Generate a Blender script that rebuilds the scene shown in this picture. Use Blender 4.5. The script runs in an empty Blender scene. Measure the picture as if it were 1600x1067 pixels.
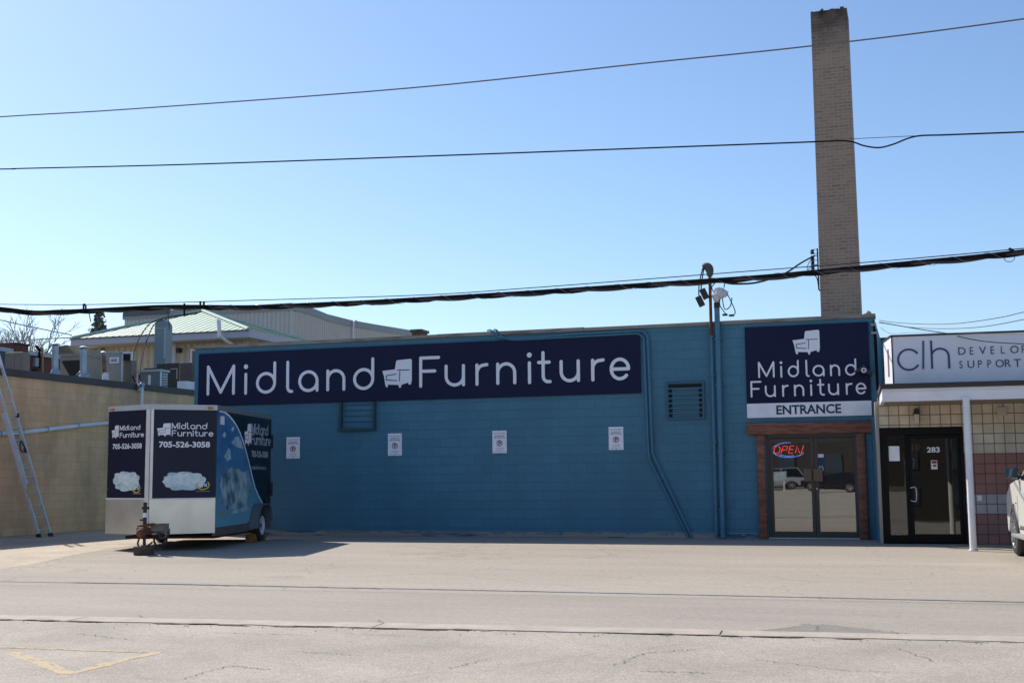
import bpy, bmesh, math, random
from mathutils import Vector, Matrix
random.seed(7)
R = math.radians
S = bpy.context.scene
COL = S.collection

# ------------------------------------------------------------ camera
CAM = Vector((0, -26.03, 1.32)); F = 1915.84
YAW, PIT, ROL = R(18.255), R(6.291), R(.508)
fw = Vector((-math.sin(YAW)*math.cos(PIT), math.cos(YAW)*math.cos(PIT), math.sin(PIT)))
rt = Vector((math.cos(YAW), math.sin(YAW), 0)); up = rt.cross(fw)
up, rt = up*math.cos(ROL) + rt*math.sin(ROL), rt*math.cos(ROL) - up*math.sin(ROL)
cd = bpy.data.cameras.new('camera'); co = bpy.data.objects.new('camera', cd); COL.objects.link(co)
co.matrix_world = Matrix(((rt.x, up.x, -fw.x, CAM.x), (rt.y, up.y, -fw.y, CAM.y), (rt.z, up.z, -fw.z, CAM.z), (0, 0, 0, 1)))
cd.sensor_width = 36; cd.sensor_fit = 'HORIZONTAL'; cd.lens = F/1600*36; cd.clip_end = 3000; cd.clip_start = .1
S.camera = co

# ------------------------------------------------------------ sky and sun
SUN_DIR = Vector((-.97, .53, 1.0)).normalized()        # towards the sun
w = bpy.data.worlds.new('World'); S.world = w; w.use_nodes = True
nt = w.node_tree; bg = nt.nodes['Background']
sky = nt.nodes.new('ShaderNodeTexSky'); sky.sky_type = 'NISHITA'; sky.sun_disc = False
sky.sun_elevation = math.asin(SUN_DIR.z); sky.sun_rotation = math.atan2(SUN_DIR.x, SUN_DIR.y)
sky.air_density = 1.0; sky.dust_density = .6; sky.ozone_density = 5.0
nt.links.new(sky.outputs[0], bg.inputs[0]); bg.inputs[1].default_value = .096
sl = bpy.data.lights.new('sun', 'SUN'); so = bpy.data.objects.new('sun', sl); COL.objects.link(so)
sl.energy = 3.75; sl.angle = R(.55); sl.color = (1, .94, .84)
so.rotation_euler = SUN_DIR.to_track_quat('Z', 'Y').to_euler(); so.location = (-30, 10, 40)
S.view_settings.view_transform = 'Standard'; S.view_settings.look = 'None'
S.view_settings.exposure = .72; S.view_settings.gamma = 1

# ------------------------------------------------------------ placing
def ray(x, y): return fw + rt*((x-800)/F) + up*((533.5-y)/F)
def G(x, y, z=0.):                                       # point at height z
    d = ray(x, y); t = (z-CAM.z)/d.z; return CAM + d*t
def PY(x, y, Y=0.):                                      # point on a wall that faces the street
    d = ray(x, y); t = (Y-CAM.y)/d.y; return CAM + d*t
def PX(x, y, X):
    d = ray(x, y); t = (X-CAM.x)/d.x; return CAM + d*t
class Frame:                                             # a flat panel: origin, along, upward, outward
    def __init__(s, o, u, v=None):
        s.o = Vector(o); s.u = Vector(u).normalized(); s.v = Vector(v or (0, 0, 1)).normalized(); s.n = s.u.cross(s.v)
    def px(s, x, y):
        d = ray(x, y); t = (s.o-CAM).dot(s.n)/d.dot(s.n); p = CAM + d*t - s.o
        return p.dot(s.u), p.dot(s.v)
    def P(s, a, b, h=0.): return s.o + s.u*a + s.v*b + s.n*h

# ------------------------------------------------------------ materials
MATS = {}
def mat(name, col, rough=.6, metal=0., c2=None, scale=4., bump=0., bscale=None, detail=6., spec=None, coat=0., mixpow=None, stretch=None, emit=None):
    if name in MATS: return MATS[name]
    m = bpy.data.materials.new(name); m.use_nodes = True; t = m.node_tree; b = t.nodes['Principled BSDF']
    b.inputs['Base Color'].default_value = (*col, 1); b.inputs['Roughness'].default_value = rough; b.inputs['Metallic'].default_value = metal
    if spec is not None: b.inputs['IOR'].default_value = spec
    if coat: b.inputs['Coat Weight'].default_value = coat
    if emit: b.inputs['Emission Color'].default_value = (*col, 1); b.inputs['Emission Strength'].default_value = emit
    tc = t.nodes.new('ShaderNodeTexCoord'); vec = tc.outputs['Object']
    if stretch:
        mp = t.nodes.new('ShaderNodeMapping'); mp.inputs['Scale'].default_value = stretch; t.links.new(vec, mp.inputs[0]); vec = mp.outputs[0]
    if c2:
        n = t.nodes.new('ShaderNodeTexNoise'); n.inputs['Scale'].default_value = scale; n.inputs['Detail'].default_value = detail; t.links.new(vec, n.inputs[0])
        r = t.nodes.new('ShaderNodeValToRGB'); lo, hi = mixpow or (.35, .65)
        r.color_ramp.elements[0].position = lo; r.color_ramp.elements[0].color = (*col, 1)
        r.color_ramp.elements[1].position = hi; r.color_ramp.elements[1].color = (*c2, 1)
        t.links.new(n.outputs[0], r.inputs[0]); t.links.new(r.outputs[0], b.inputs['Base Color'])
    if bump:
        n2 = t.nodes.new('ShaderNodeTexNoise'); n2.inputs['Scale'].default_value = bscale or scale*6; n2.inputs['Detail'].default_value = 8; t.links.new(vec, n2.inputs[0])
        bp = t.nodes.new('ShaderNodeBump'); bp.inputs['Strength'].default_value = bump; bp.inputs['Distance'].default_value = .02
        t.links.new(n2.outputs[0], bp.inputs['Height']); t.links.new(bp.outputs[0], b.inputs['Normal'])
    MATS[name] = m; return m

def brick(name, c1, c2, mortar, bw, bh, ms, axis='XZ', offset=.5, rough=.8, bump=.4, zoff=0., stain=None, stain_scale=.5, stain_amt=.5, bands=None, soot=None, vstretch=1., fine=.3, smooth=.3):
    m = bpy.data.materials.new(name); m.use_nodes = True; t = m.node_tree; L = t.links.new; b = t.nodes['Principled BSDF']
    b.inputs['Roughness'].default_value = rough
    tc = t.nodes.new('ShaderNodeTexCoord'); sx = t.nodes.new('ShaderNodeSeparateXYZ'); L(tc.outputs['Object'], sx.inputs[0])
    cb = t.nodes.new('ShaderNodeCombineXYZ')
    if axis == 'XZ': L(sx.outputs[0], cb.inputs[0])
    elif axis == 'YZ': L(sx.outputs[1], cb.inputs[0])
    else:
        ad = t.nodes.new('ShaderNodeMath'); ad.operation = 'ADD'; L(sx.outputs[0], ad.inputs[0]); L(sx.outputs[1], ad.inputs[1]); L(ad.outputs[0], cb.inputs[0])
    zs = t.nodes.new('ShaderNodeMath'); zs.operation = 'SUBTRACT'; zs.inputs[1].default_value = zoff; L(sx.outputs[2], zs.inputs[0]); L(zs.outputs[0], cb.inputs[1])
    br = t.nodes.new('ShaderNodeTexBrick'); L(cb.outputs[0], br.inputs[0]); br.offset = offset; br.squash = 1
    br.inputs['Scale'].default_value = 1; br.inputs['Brick Width'].default_value = bw; br.inputs['Row Height'].default_value = bh
    br.inputs['Mortar Size'].default_value = ms; br.inputs['Mortar Smooth'].default_value = smooth; br.inputs['Bias'].default_value = 0
    br.inputs['Color1'].default_value = (*c1, 1); br.inputs['Color2'].default_value = (*c2, 1); br.inputs['Mortar'].default_value = (*mortar, 1)
    out = br.outputs[0]
    if bands:
        rp = t.nodes.new('ShaderNodeValToRGB'); rp.color_ramp.interpolation = 'CONSTANT'
        dv = t.nodes.new('ShaderNodeMath'); dv.operation = 'DIVIDE'; L(zs.outputs[0], dv.inputs[0]); dv.inputs[1].default_value = 4.
        L(dv.outputs[0], rp.inputs[0]); e = rp.color_ramp.elements
        for i, (z, c) in enumerate(bands):
            el = e[i] if i < 2 else e.new(z/4.)
            el.position = z/4.; el.color = (*c, 1)
        mx = t.nodes.new('ShaderNodeMixRGB'); mx.blend_type = 'MULTIPLY'; mx.inputs[0].default_value = 1; L(out, mx.inputs[1]); L(rp.outputs[0], mx.inputs[2]); out = mx.outputs[0]
    mp = t.nodes.new('ShaderNodeMapping'); mp.inputs['Scale'].default_value = (1, 1, vstretch); L(tc.outputs['Object'], mp.inputs[0])
    if stain:
        n = t.nodes.new('ShaderNodeTexNoise'); n.inputs['Scale'].default_value = stain_scale; n.inputs['Detail'].default_value = 8; n.inputs['Roughness'].default_value = .62; L(mp.outputs[0], n.inputs[0])
        rr = t.nodes.new('ShaderNodeValToRGB'); rr.color_ramp.elements[0].position = .42; rr.color_ramp.elements[1].position = .68
        rr.color_ramp.elements[0].color = (0, 0, 0, 1); rr.color_ramp.elements[1].color = (stain_amt,)*3+(1,)
        L(n.outputs[0], rr.inputs[0]); mx = t.nodes.new('ShaderNodeMixRGB'); L(rr.outputs[0], mx.inputs[0]); L(out, mx.inputs[1]); mx.inputs[2].default_value = (*stain, 1); out = mx.outputs[0]
    if soot:
        mr = t.nodes.new('ShaderNodeMapRange'); mr.inputs[1].default_value = soot[0]; mr.inputs[2].default_value = soot[1]; L(sx.outputs[2], mr.inputs[0])
        ns = t.nodes.new('ShaderNodeTexNoise'); ns.inputs['Scale'].default_value = 3; ns.inputs['Detail'].default_value = 6; L(tc.outputs['Object'], ns.inputs[0])
        mu = t.nodes.new('ShaderNodeMath'); mu.operation = 'MULTIPLY'; L(mr.outputs[0], mu.inputs[0]); L(ns.outputs[0], mu.inputs[1]); m4 = t.nodes.new('ShaderNodeMath'); m4.operation = 'MULTIPLY'; m4.inputs[1].default_value = 1.5; m4.use_clamp = True; L(mu.outputs[0], m4.inputs[0])
        mx = t.nodes.new('ShaderNodeMixRGB'); L(m4.outputs[0], mx.inputs[0]); L(out, mx.inputs[1]); mx.inputs[2].default_value = (.035, .03, .026, 1); out = mx.outputs[0]
    L(out, b.inputs['Base Color'])
    n2 = t.nodes.new('ShaderNodeTexNoise'); n2.inputs['Scale'].default_value = 40; n2.inputs['Detail'].default_value = 6; L(tc.outputs['Object'], n2.inputs[0])
    ma = t.nodes.new('ShaderNodeMath'); ma.operation = 'MULTIPLY'; L(n2.outputs[0], ma.inputs[0]); ma.inputs[1].default_value = fine
    mb = t.nodes.new('ShaderNodeMath'); mb.operation = 'SUBTRACT'; L(ma.outputs[0], mb.inputs[0]); L(br.outputs['Fac'], mb.inputs[1])
    bp = t.nodes.new('ShaderNodeBump'); bp.inputs['Strength'].default_value = bump; bp.inputs['Distance'].default_value = .01
    L(mb.outputs[0], bp.inputs['Height']); L(bp.outputs[0], b.inputs['Normal'])
    return m

def ground_mat(name, base, alt, grain, gs=220., big=.5, crack=0., streak=None, gamt=.6):
    m = bpy.data.materials.new(name); m.use_nodes = True; t = m.node_tree; L = t.links.new; b = t.nodes['Principled BSDF']; b.inputs['Roughness'].default_value = .92
    tc = t.nodes.new('ShaderNodeTexCoord'); v = tc.outputs['Object']
    mp = t.nodes.new('ShaderNodeMapping'); mp.inputs['Scale'].default_value = streak or (1, 1, 1); L(v, mp.inputs[0])
    n = t.nodes.new('ShaderNodeTexNoise'); n.inputs['Scale'].default_value = big; n.inputs['Detail'].default_value = 10; n.inputs['Roughness'].default_value = .65; L(mp.outputs[0], n.inputs[0])
    r = t.nodes.new('ShaderNodeValToRGB'); r.color_ramp.elements[0].position = .3; r.color_ramp.elements[1].position = .7
    r.color_ramp.elements[0].color = (*base, 1); r.color_ramp.elements[1].color = (*alt, 1); L(n.outputs[0], r.inputs[0]); out = r.outputs[0]
    g = t.nodes.new('ShaderNodeTexNoise'); g.inputs['Scale'].default_value = gs; g.inputs['Detail'].default_value = 3; L(v, g.inputs[0])
    gr = t.nodes.new('ShaderNodeValToRGB'); gr.color_ramp.elements[0].position = .3; gr.color_ramp.elements[1].position = .72
    a, c = grain; gr.color_ramp.elements[0].color = (a, a, a, 1); gr.color_ramp.elements[1].color = (c, c, c, 1); L(g.outputs[0], gr.inputs[0])
    mx = t.nodes.new('ShaderNodeMixRGB'); mx.blend_type = 'MULTIPLY'; mx.inputs[0].default_value = 1; L(out, mx.inputs[1]); L(gr.outputs[0], mx.inputs[2]); out = mx.outputs[0]
    g2 = t.nodes.new('ShaderNodeTexNoise'); g2.inputs['Scale'].default_value = 14; g2.inputs['Detail'].default_value = 8; L(v, g2.inputs[0])
    gr2 = t.nodes.new('ShaderNodeValToRGB'); gr2.color_ramp.elements[0].position = .3; gr2.color_ramp.elements[1].position = .7
    gr2.color_ramp.elements[0].color = (.86, .86, .87, 1); gr2.color_ramp.elements[1].color = (1.08, 1.07, 1.05, 1); L(g2.outputs[0], gr2.inputs[0])
    m2 = t.nodes.new('ShaderNodeMixRGB'); m2.blend_type = 'MULTIPLY'; m2.inputs[0].default_value = 1; L(out, m2.inputs[1]); L(gr2.outputs[0], m2.inputs[2]); out = m2.outputs[0]
    if crack:
        nn = t.nodes.new('ShaderNodeTexNoise'); nn.inputs['Scale'].default_value = 1.6; nn.inputs['Detail'].default_value = 6; L(v, nn.inputs[0])
        mm = t.nodes.new('ShaderNodeMixRGB'); mm.inputs[0].default_value = .35; L(v, mm.inputs[1]); L(nn.outputs[1], mm.inputs[2])
        vo = t.nodes.new('ShaderNodeTexVoronoi'); vo.feature = 'DISTANCE_TO_EDGE'; vo.inputs['Scale'].default_value = .42; L(mm.outputs[0], vo.inputs[0])
        cr = t.nodes.new('ShaderNodeValToRGB'); cr.color_ramp.elements[0].position = .0; cr.color_ramp.elements[1].position = .006
        cr.color_ramp.elements[0].color = (1-crack,)*3+(1,); cr.color_ramp.elements[1].color = (1, 1, 1, 1); L(vo.outputs[0], cr.inputs[0])
        m3 = t.nodes.new('ShaderNodeMixRGB'); m3.blend_type = 'MULTIPLY'; m3.inputs[0].default_value = 1; L(out, m3.inputs[1]); L(cr.outputs[0], m3.inputs[2]); out = m3.outputs[0]
    L(out, b.inputs['Base Color'])
    bp = t.nodes.new('ShaderNodeBump'); bp.inputs['Strength'].default_value = gamt; bp.inputs['Distance'].default_value = .006; L(g.outputs[0], bp.inputs['Height']); L(bp.outputs[0], b.inputs['Normal'])
    return m

def glass_mat(name, refl=.26, tint=(.30, .31, .30)):
    m = bpy.data.materials.new(name); m.use_nodes = True; t = m.node_tree; L = t.links.new; t.nodes.remove(t.nodes['Principled BSDF'])
    g = t.nodes.new('ShaderNodeBsdfGlossy'); g.inputs['Roughness'].default_value = .012; g.inputs['Color'].default_value = (.92, .93, .9, 1)
    n = t.nodes.new('ShaderNodeTexNoise'); n.inputs['Scale'].default_value = 1.4; n.inputs['Detail'].default_value = 1; tc = t.nodes.new('ShaderNodeTexCoord'); L(tc.outputs['Object'], n.inputs[0])
    bp = t.nodes.new('ShaderNodeBump'); bp.inputs['Strength'].default_value = .04; bp.inputs['Distance'].default_value = .02; L(n.outputs[0], bp.inputs['Height']); L(bp.outputs[0], g.inputs['Normal'])
    tr = t.nodes.new('ShaderNodeBsdfTransparent'); tr.inputs[0].default_value = (*tint, 1)
    mx = t.nodes.new('ShaderNodeMixShader'); mx.inputs[0].default_value = refl; L(tr.outputs[0], mx.inputs[1]); L(g.outputs[0], mx.inputs[2])
    L(mx.outputs[0], t.nodes['Material Output'].inputs[0]); return m

# ------------------------------------------------------------ mesh helpers
def rotm(u, v, n): return Matrix((Vector((u.x, v.x, n.x)), Vector((u.y, v.y, n.y)), Vector((u.z, v.z, n.z))))
def box(bm, x0, x1, y0, y1, z0, z1, M=None, bev=0.):
    vs = [Vector((x, y, z)) for x in (x0, x1) for y in (y0, y1) for z in (z0, z1)]
    if M: vs = [M @ v for v in vs]
    b = [bm.verts.new(v) for v in vs]
    fs = [bm.faces.new([b[i] for i in q]) for q in ((0, 1, 3, 2), (4, 6, 7, 5), (0, 4, 5, 1), (2, 3, 7, 6), (0, 2, 6, 4), (1, 5, 7, 3))]
    if bev:
        es = list({e for f in fs for e in f.edges}); bmesh.ops.bevel(bm, geom=es, offset=bev, segments=2, affect='EDGES', profile=.5)
def fbox(bm, f, a0, a1, b0, b1, h0, h1, bev=0.):          # a box laid on a Frame
    M = Matrix.Translation(f.o) @ rotm(f.u, f.v, f.n).to_4x4(); box(bm, a0, a1, b0, b1, h0, h1, M, bev)
def tube(bm, pts, r, seg=8, caps=True, r1=None, up0=Vector((0, 0, 1)), flat=1.):
    pts = [Vector(p) for p in pts]; rings = []; n = len(pts); last = None
    for i, p in enumerate(pts):
        d = (pts[min(i+1, n-1)] - pts[max(i-1, 0)])
        if d.length < 1e-9: d = Vector((0, 0, 1))
        d.normalize()
        a = last if last is not None else up0
        s = d.cross(a)
        if s.length < 1e-3: s = d.cross(Vector((1, 0, 0)) if abs(d.x) < .9 else Vector((0, 1, 0)))
        s.normalize(); t = s.cross(d); last = t
        rr = r if r1 is None else r + (r1-r)*i/(n-1)
        if isinstance(r, (list, tuple)): rr = r[i]
        rings.append([bm.verts.new(p + s*math.cos(k*2*math.pi/seg)*rr + t*math.sin(k*2*math.pi/seg)*rr*flat) for k in range(seg)])
    for a, b in zip(rings, rings[1:]):
        for k in range(seg): bm.faces.new((a[k], a[(k+1) % seg], b[(k+1) % seg], b[k]))
    if caps and seg > 2: bm.faces.new(rings[0][::-1]); bm.faces.new(rings[-1])
def prism(bm, pts, off):                                 # polygon (3d points) thickened by a vector
    a = [bm.verts.new(p) for p in pts]; b = [bm.verts.new(Vector(p)+off) for p in pts]; n = len(a)
    bm.faces.new(a[::-1]); bm.faces.new(b)
    for i in range(n): bm.faces.new((a[i], a[(i+1) % n], b[(i+1) % n], b[i]))
def lathe(bm, c, axis, prof, seg=24):                    # prof: (distance along axis, radius)
    axis = Vector(axis).normalized(); s = axis.orthogonal().normalized(); t = axis.cross(s); c = Vector(c); rings = []
    for h, r in prof: rings.append([bm.verts.new(c + axis*h + (s*math.cos(k*2*math.pi/seg) + t*math.sin(k*2*math.pi/seg))*max(r, 1e-4)) for k in range(seg)])
    for a, b in zip(rings, rings[1:]):
        for k in range(seg): bm.faces.new((a[k], a[(k+1) % seg], b[(k+1) % seg], b[k]))
    bm.faces.new(rings[0][::-1]); bm.faces.new(rings[-1])
def ball(bm, c, r, sub=2, sc=(1, 1, 1)):
    bmesh.ops.create_icosphere(bm, subdivisions=sub, radius=r, matrix=Matrix.Translation(c) @ Matrix.Diagonal((*sc, 1)))
def smooth_path(ctrl, n=8):                              # Catmull-Rom
    p = [Vector(q) for q in ctrl]; out = []
    for i in range(len(p)-1):
        a, b, c, d = p[max(i-1, 0)], p[i], p[i+1], p[min(i+2, len(p)-1)]
        for k in range(n):
            t = k/n; out.append(.5*((2*b)+(c-a)*t+(2*a-5*b+4*c-d)*t*t+(3*b-a-3*c+d)*t*t*t))
    out.append(p[-1]); return out

# ------------------------------------------------------------ objects
def emit_obj(name, bm, m, parent=None, shade=False):
    if parent is not None:
        bm.transform(wm(parent).inverted())
    bmesh.ops.recalc_face_normals(bm, faces=bm.faces)
    me = bpy.data.meshes.new(name); bm.to_mesh(me); bm.free()
    for mm in (m if isinstance(m, (list, tuple)) else [m]): me.materials.append(mm)
    if shade:
        for p in me.polygons: p.use_smooth = True
        me.set_sharp_from_angle(angle=R(35))
    o = bpy.data.objects.new(name, me); COL.objects.link(o)
    if parent is not None: o.parent = parent
    return o
def emit_parts(name, bm, m, parent=None, shade=False):
    bm.verts.ensure_lookup_table(); seen = set(); out = []
    for v in bm.verts:
        if v in seen: continue
        st = [v]; comp = []; seen.add(v)
        while st:
            q = st.pop(); comp.append(q)
            for e in q.link_edges:
                w_ = e.other_vert(q)
                if w_ not in seen: seen.add(w_); st.append(w_)
        out.append(comp)
    for comp in out:
        nb = bmesh.new(); mp_ = {q: nb.verts.new(q.co) for q in comp}
        for f in {f for q in comp for f in q.link_faces}: nb.faces.new([mp_[q] for q in f.verts])
        emit_obj(name, nb, m, parent, shade)
    bm.free()
def wm(o):
    m = o.matrix_basis.copy(); p = o.parent
    while p: m = p.matrix_basis @ m; p = p.parent
    return m
def thing(name, label, cat, loc=(0, 0, 0), group=None, rz=0.):
    o = bpy.data.objects.new(name, None); COL.objects.link(o); o.empty_display_size = .3
    o.matrix_basis = Matrix.Translation(loc) @ Matrix.Rotation(rz, 4, 'Z')
    o['label'] = label; o['category'] = cat
    if group: o['group'] = group
    return o
def tag(o, label, cat, group=None):
    o['label'] = label; o['category'] = cat
    if group: o['group'] = group
    return o
def struct(name, bm, m):
    o = emit_obj(name, bm, m); o['kind'] = 'structure'; return o
def rebase(o, loc):                                      # a one-mesh thing gets its origin at its base
    loc = Vector(loc); o.data.transform(Matrix.Translation(-loc)); o.location = loc; return o
B = bmesh.new

# ------------------------------------------------------------ writing
_gly = {}
def arc(cx, cy, r, a0, a1, n=14): return [(cx+r*math.cos(R(a0+(a1-a0)*i/n)), cy+r*math.sin(R(a0+(a1-a0)*i/n))) for i in range(n+1)]
RND = {  # rounded monoline letters; x-height 1
 'M': [[(0, 0), (0, 1.48)], [(0, 1.48), (.65, .08)], [(.65, .08), (1.3, 1.48)], [(1.3, 1.48), (1.3, 0)]],
 'i': [[(0, 0), (0, 1)], 'dot'],
 'd': [arc(.5, .5, .5, 0, 360, 40), [(1, .45), (1, 1.55)]],
 'l': [[(0, 1.55), (0, .3)] + arc(.28, .28, .28, 180, 270) + [(.36, 0)]],
 'a': [arc(.5, .5, .5, 0, 360, 40), [(1, .55), (1, 0)]],
 'n': [[(0, 0), (0, 1)], [(0, .45)] + arc(.46, .54, .46, 180, 0, 20) + [(.92, 0)]],
 'F': [[(0, 0), (0, 1.48)], [(0, 1.48), (.95, 1.48)], [(0, .78), (.75, .78)]],
 'u': [[(0, 1), (0, .46)] + arc(.46, .46, .46, 180, 360, 20), [(.92, 1), (.92, 0)]],
 'r': [[(0, 0), (0, 1)], [(0, .4)] + arc(.42, .56, .42, 180, 90, 12) + [(.6, 1)]],
 't': [[(0, 1.5), (0, .3)] + arc(.3, .3, .3, 180, 270) + [(.42, 0)], [(-.28, 1), (.38, 1)]],
 'e': [arc(.5, .5, .5, 0, 318, 34), [(0.02, .5), (1, .5)]],
 'c': [arc(.5, .5, .5, 48, 312, 30)],
 'h': [[(0, 0), (0, 1.5)], [(0, .45)] + arc(.46, .54, .46, 180, 0, 20) + [(.92, 0)]],
}
def stroke(bm, pts, w_, f, h0, h1, cap=True):
    pts = [Vector(p) for p in pts]; closed = (pts[0]-pts[-1]).length < 1e-5
    if closed: pts = pts[:-1]
    n = len(pts); Lf, Rt = [], []
    for i in range(n):
        a = pts[(i-1) % n] if (closed or i > 0) else pts[i]; b = pts[(i+1) % n] if (closed or i < n-1) else pts[i]
        d = (b-a).normalized(); s = Vector((-d.y, d.x)); Lf.append(pts[i]+s*w_/2); Rt.append(pts[i]-s*w_/2)
    def V(p, h): return bm.verts.new(f.P(p.x, p.y, h))
    lt = [V(p, h1) for p in Lf]; rtp = [V(p, h1) for p in Rt]; lb = [V(p, h0) for p in Lf]; rb = [V(p, h0) for p in Rt]
    for i in range(n if closed else n-1):
        j = (i+1) % n
        bm.faces.new((lt[i], rtp[i], rtp[j], lt[j])); bm.faces.new((lt[i], lt[j], lb[j], lb[i])); bm.faces.new((rtp[i], rb[i], rb[j], rtp[j]))
    if not closed:
        for e, i, sgn in ((0, 0, -1), (1, n-1, 1)):
            d = (pts[i]-pts[i-1]).normalized() if i else (pts[1]-pts[0]).normalized(); s = Vector((-d.y, d.x)); c = pts[i]
            if cap:
                ap = [c + (s*math.cos(k*math.pi/8) + d*sgn*math.sin(k*math.pi/8))*w_/2 for k in range(1, 8)]
                t_ = [lt[i]]+[V(p, h1) for p in ap]+[rtp[i]]; b_ = [lb[i]]+[V(p, h0) for p in ap]+[rb[i]]
                bm.faces.new(t_)
                for k in range(len(t_)-1): bm.faces.new((t_[k], t_[k+1], b_[k+1], b_[k]))
            else: bm.faces.new((lt[i], rtp[i], rb[i], lb[i]))
def rletter(bm, ch, f, a, b, sx, sy, wd, h):              # one rounded letter; a,b = stem foot
    for k, st in enumerate(RND[ch]):
        hh = h + .0012*k
        if st == 'dot':
            c = arc(0, 0, wd*.78, 0, 360, 20)[:-1]; prism(bm, [f.P(a+x, b+1.40*sy+y, .001) for x, y in c], f.n*(hh-.001)); continue
        stroke(bm, [(a+x*sx, b+y*sy) for x, y in st], wd, f, .001, hh)
def textmesh(s, bold=0.):
    key = (s, bold)
    if key not in _gly:
        c = bpy.data.curves.new('t', 'FONT'); c.body = s; c.resolution_u = 3; c.offset = bold
        o = bpy.data.objects.new('t', c); COL.objects.link(o); dg = bpy.context.evaluated_depsgraph_get(); dg.update()
        me = bpy.data.meshes.new_from_object(o.evaluated_get(dg)); bpy.data.objects.remove(o); bpy.data.curves.remove(c)
        vs = [v.co.copy() for v in me.vertices]; fs = [tuple(p.vertices) for p in me.polygons]; bpy.data.meshes.remove(me)
        x0 = min(v.x for v in vs); x1 = max(v.x for v in vs); y0 = min(v.y for v in vs); y1 = max(v.y for v in vs)
        _gly[key] = ([((v.x-x0)/(x1-x0), (v.y-y0)/(y1-y0)) for v in vs], fs, (x1-x0)/(y1-y0))
    return _gly[key]
def text(bm, s, f, a0, a1, b0, b1, h=.004, bold=0., skew=0.):
    vs, fs, _ = textmesh(s, bold)
    top = [bm.verts.new(f.P(a0+(a1-a0)*x+skew*(b1-b0)*y, b0+(b1-b0)*y, h)) for x, y in vs]
    for q in fs:
        try: bm.faces.new([top[i] for i in q])
        except ValueError: pass
def ptext(bm, s, f, x0, y0, x1, y1, h=.004, bold=0.):     # y0 = top row
    a0, b1 = f.px(x0, y0); a1, b0 = f.px(x1, y1); text(bm, s, f, a0, a1, b0, b1, h, bold)
CH_OUT = [(0, .61), (.43, .65), (.47, .94), (.51, .97), (.96, 1), (1, .96), (1, .25), (.97, .10), (.89, .10), (.88, .17), (.65, .10), (.63, 0), (.57, 0), (.55, .10), (.19, .12), (.18, .03), (.13, .03), (.10, .12), (.055, .42)]
CH_LN = [[(.51, .62), (.92, .615)], [(.60, .61), (.585, .24)], [(.47, .48), (.14, .44)], [(.14, .44), (.13, .29)], [(.13, .29), (.49, .25)]]
def emblem(root, f, a0, a1, b0, b1, m, mline, h=.006, lw=.026):
    bm = B(); prism(bm, [f.P(a0+(a1-a0)*x, b0+(b1-b0)*y, .001) for x, y in CH_OUT], f.n*(h-.001)); e = emit_obj('chair_emblem', bm, m, root)
    bm = B()
    for k, l in enumerate(CH_LN): stroke(bm, [(a0+(a1-a0)*x, b0+(b1-b0)*y) for x, y in l], lw*(a1-a0), f, h, h+.0015+.0006*k)
    emit_obj('emblem_line', bm, mline, e)
def two_line(root, f, word_boxes, m, wd, h=.006):
    """word_boxes: (word, [x-left of each letter in photo px], y base left, y base right, x-height px left, right)"""
    bm = B()
    for word, xs, yb, xh in word_boxes:
        for ch, (xl, xr) in zip(word, xs):
            t = (xl-word_boxes[0][1][0][0])
            a, b = f.px(xl, yb(xl)); a2, _ = f.px(xr, yb(xr)); _, b2 = f.px(xl, yb(xl)-xh(xl))
            wdt = max(p[0] for st in RND[ch] if st != 'dot' for p in st) - min(p[0] for st in RND[ch] if st != 'dot' for p in st)
            mn = min(p[0] for st in RND[ch] if st != 'dot' for p in st)
            sy = b2-b; sx = (a2-a)/wdt if wdt > .2 else sy
            rletter(bm, ch, f, a-mn*sx, b, sx, sy, wd, h)
    return emit_obj('lettering', bm, m, root)

# ------------------------------------------------------------ palette
NAVY = mat('navy_sign', (.010, .013, .045), .4, c2=(.012, .016, .053), scale=.8, spec=1.25)
WHITE = mat('white_vinyl', (.84, .84, .90), .5)
PAPER = mat('white_sheet', (.92, .92, .97), .5, c2=(.80, .80, .86), scale=3)
INK = mat('dark_ink', (.03, .03, .05), .6)
RED_INK = mat('red_ink', (.28, .02, .03), .5)
BLUE1, BLUE2 = (.053, .182, .268), (.064, .204, .296)
WALL = brick('painted_block_blue', BLUE1, BLUE2, (.041, .148, .222), .4, .2, .006, stain=(.043, .148, .222), stain_scale=.5, stain_amt=.85, rough=.55, bump=.45, vstretch=.45)
WALLY = brick('painted_block_blue_side', BLUE1, BLUE2, (.041, .148, .222), .4, .2, .006, axis='YZ', rough=.55, bump=.35)
BLUEP = mat('blue_paint', (.05, .165, .25), .42, c2=(.06, .185, .28), scale=5, bump=.1)
BEIGE = brick('beige_block', (.86, .46, .24), (.95, .53, .29), (.76, .42, .23), .4, .2, .008, axis='YZ', stain=(.24, .145, .09), stain_scale=1.1, stain_amt=.5, vstretch=.3, bump=.4)
CONC = mat('concrete', (.42, .38, .33), .9, c2=(.30, .27, .24), scale=3, bump=.3)
ALU = mat('aluminium', (.62, .62, .64), .35, .85, c2=(.5, .5, .53), scale=8)
GALV = mat('galvanised', (.42, .46, .50), .45, .7, c2=(.3, .35, .40), scale=3)
TRIMW = mat('white_trim', (.82, .81, .84), .5, c2=(.72, .71, .74), scale=2)
BLACK = mat('black_rubber', (.018, .018, .02), .6, c2=(.03, .03, .03), scale=20)
CABLE = mat('cable_black', (.012, .012, .013), .85, spec=1.2)
CABLEG = mat('cable_grey', (.03, .03, .034), .7)
RUST = mat('rust', (.20, .07, .03), .85, c2=(.09, .04, .025), scale=12, bump=.3)
WOOD = mat('stained_timber', (.30, .115, .06), .6, c2=(.15, .055, .03), scale=3, stretch=(1, 1, 6), bump=.35, bscale=12)
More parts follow.
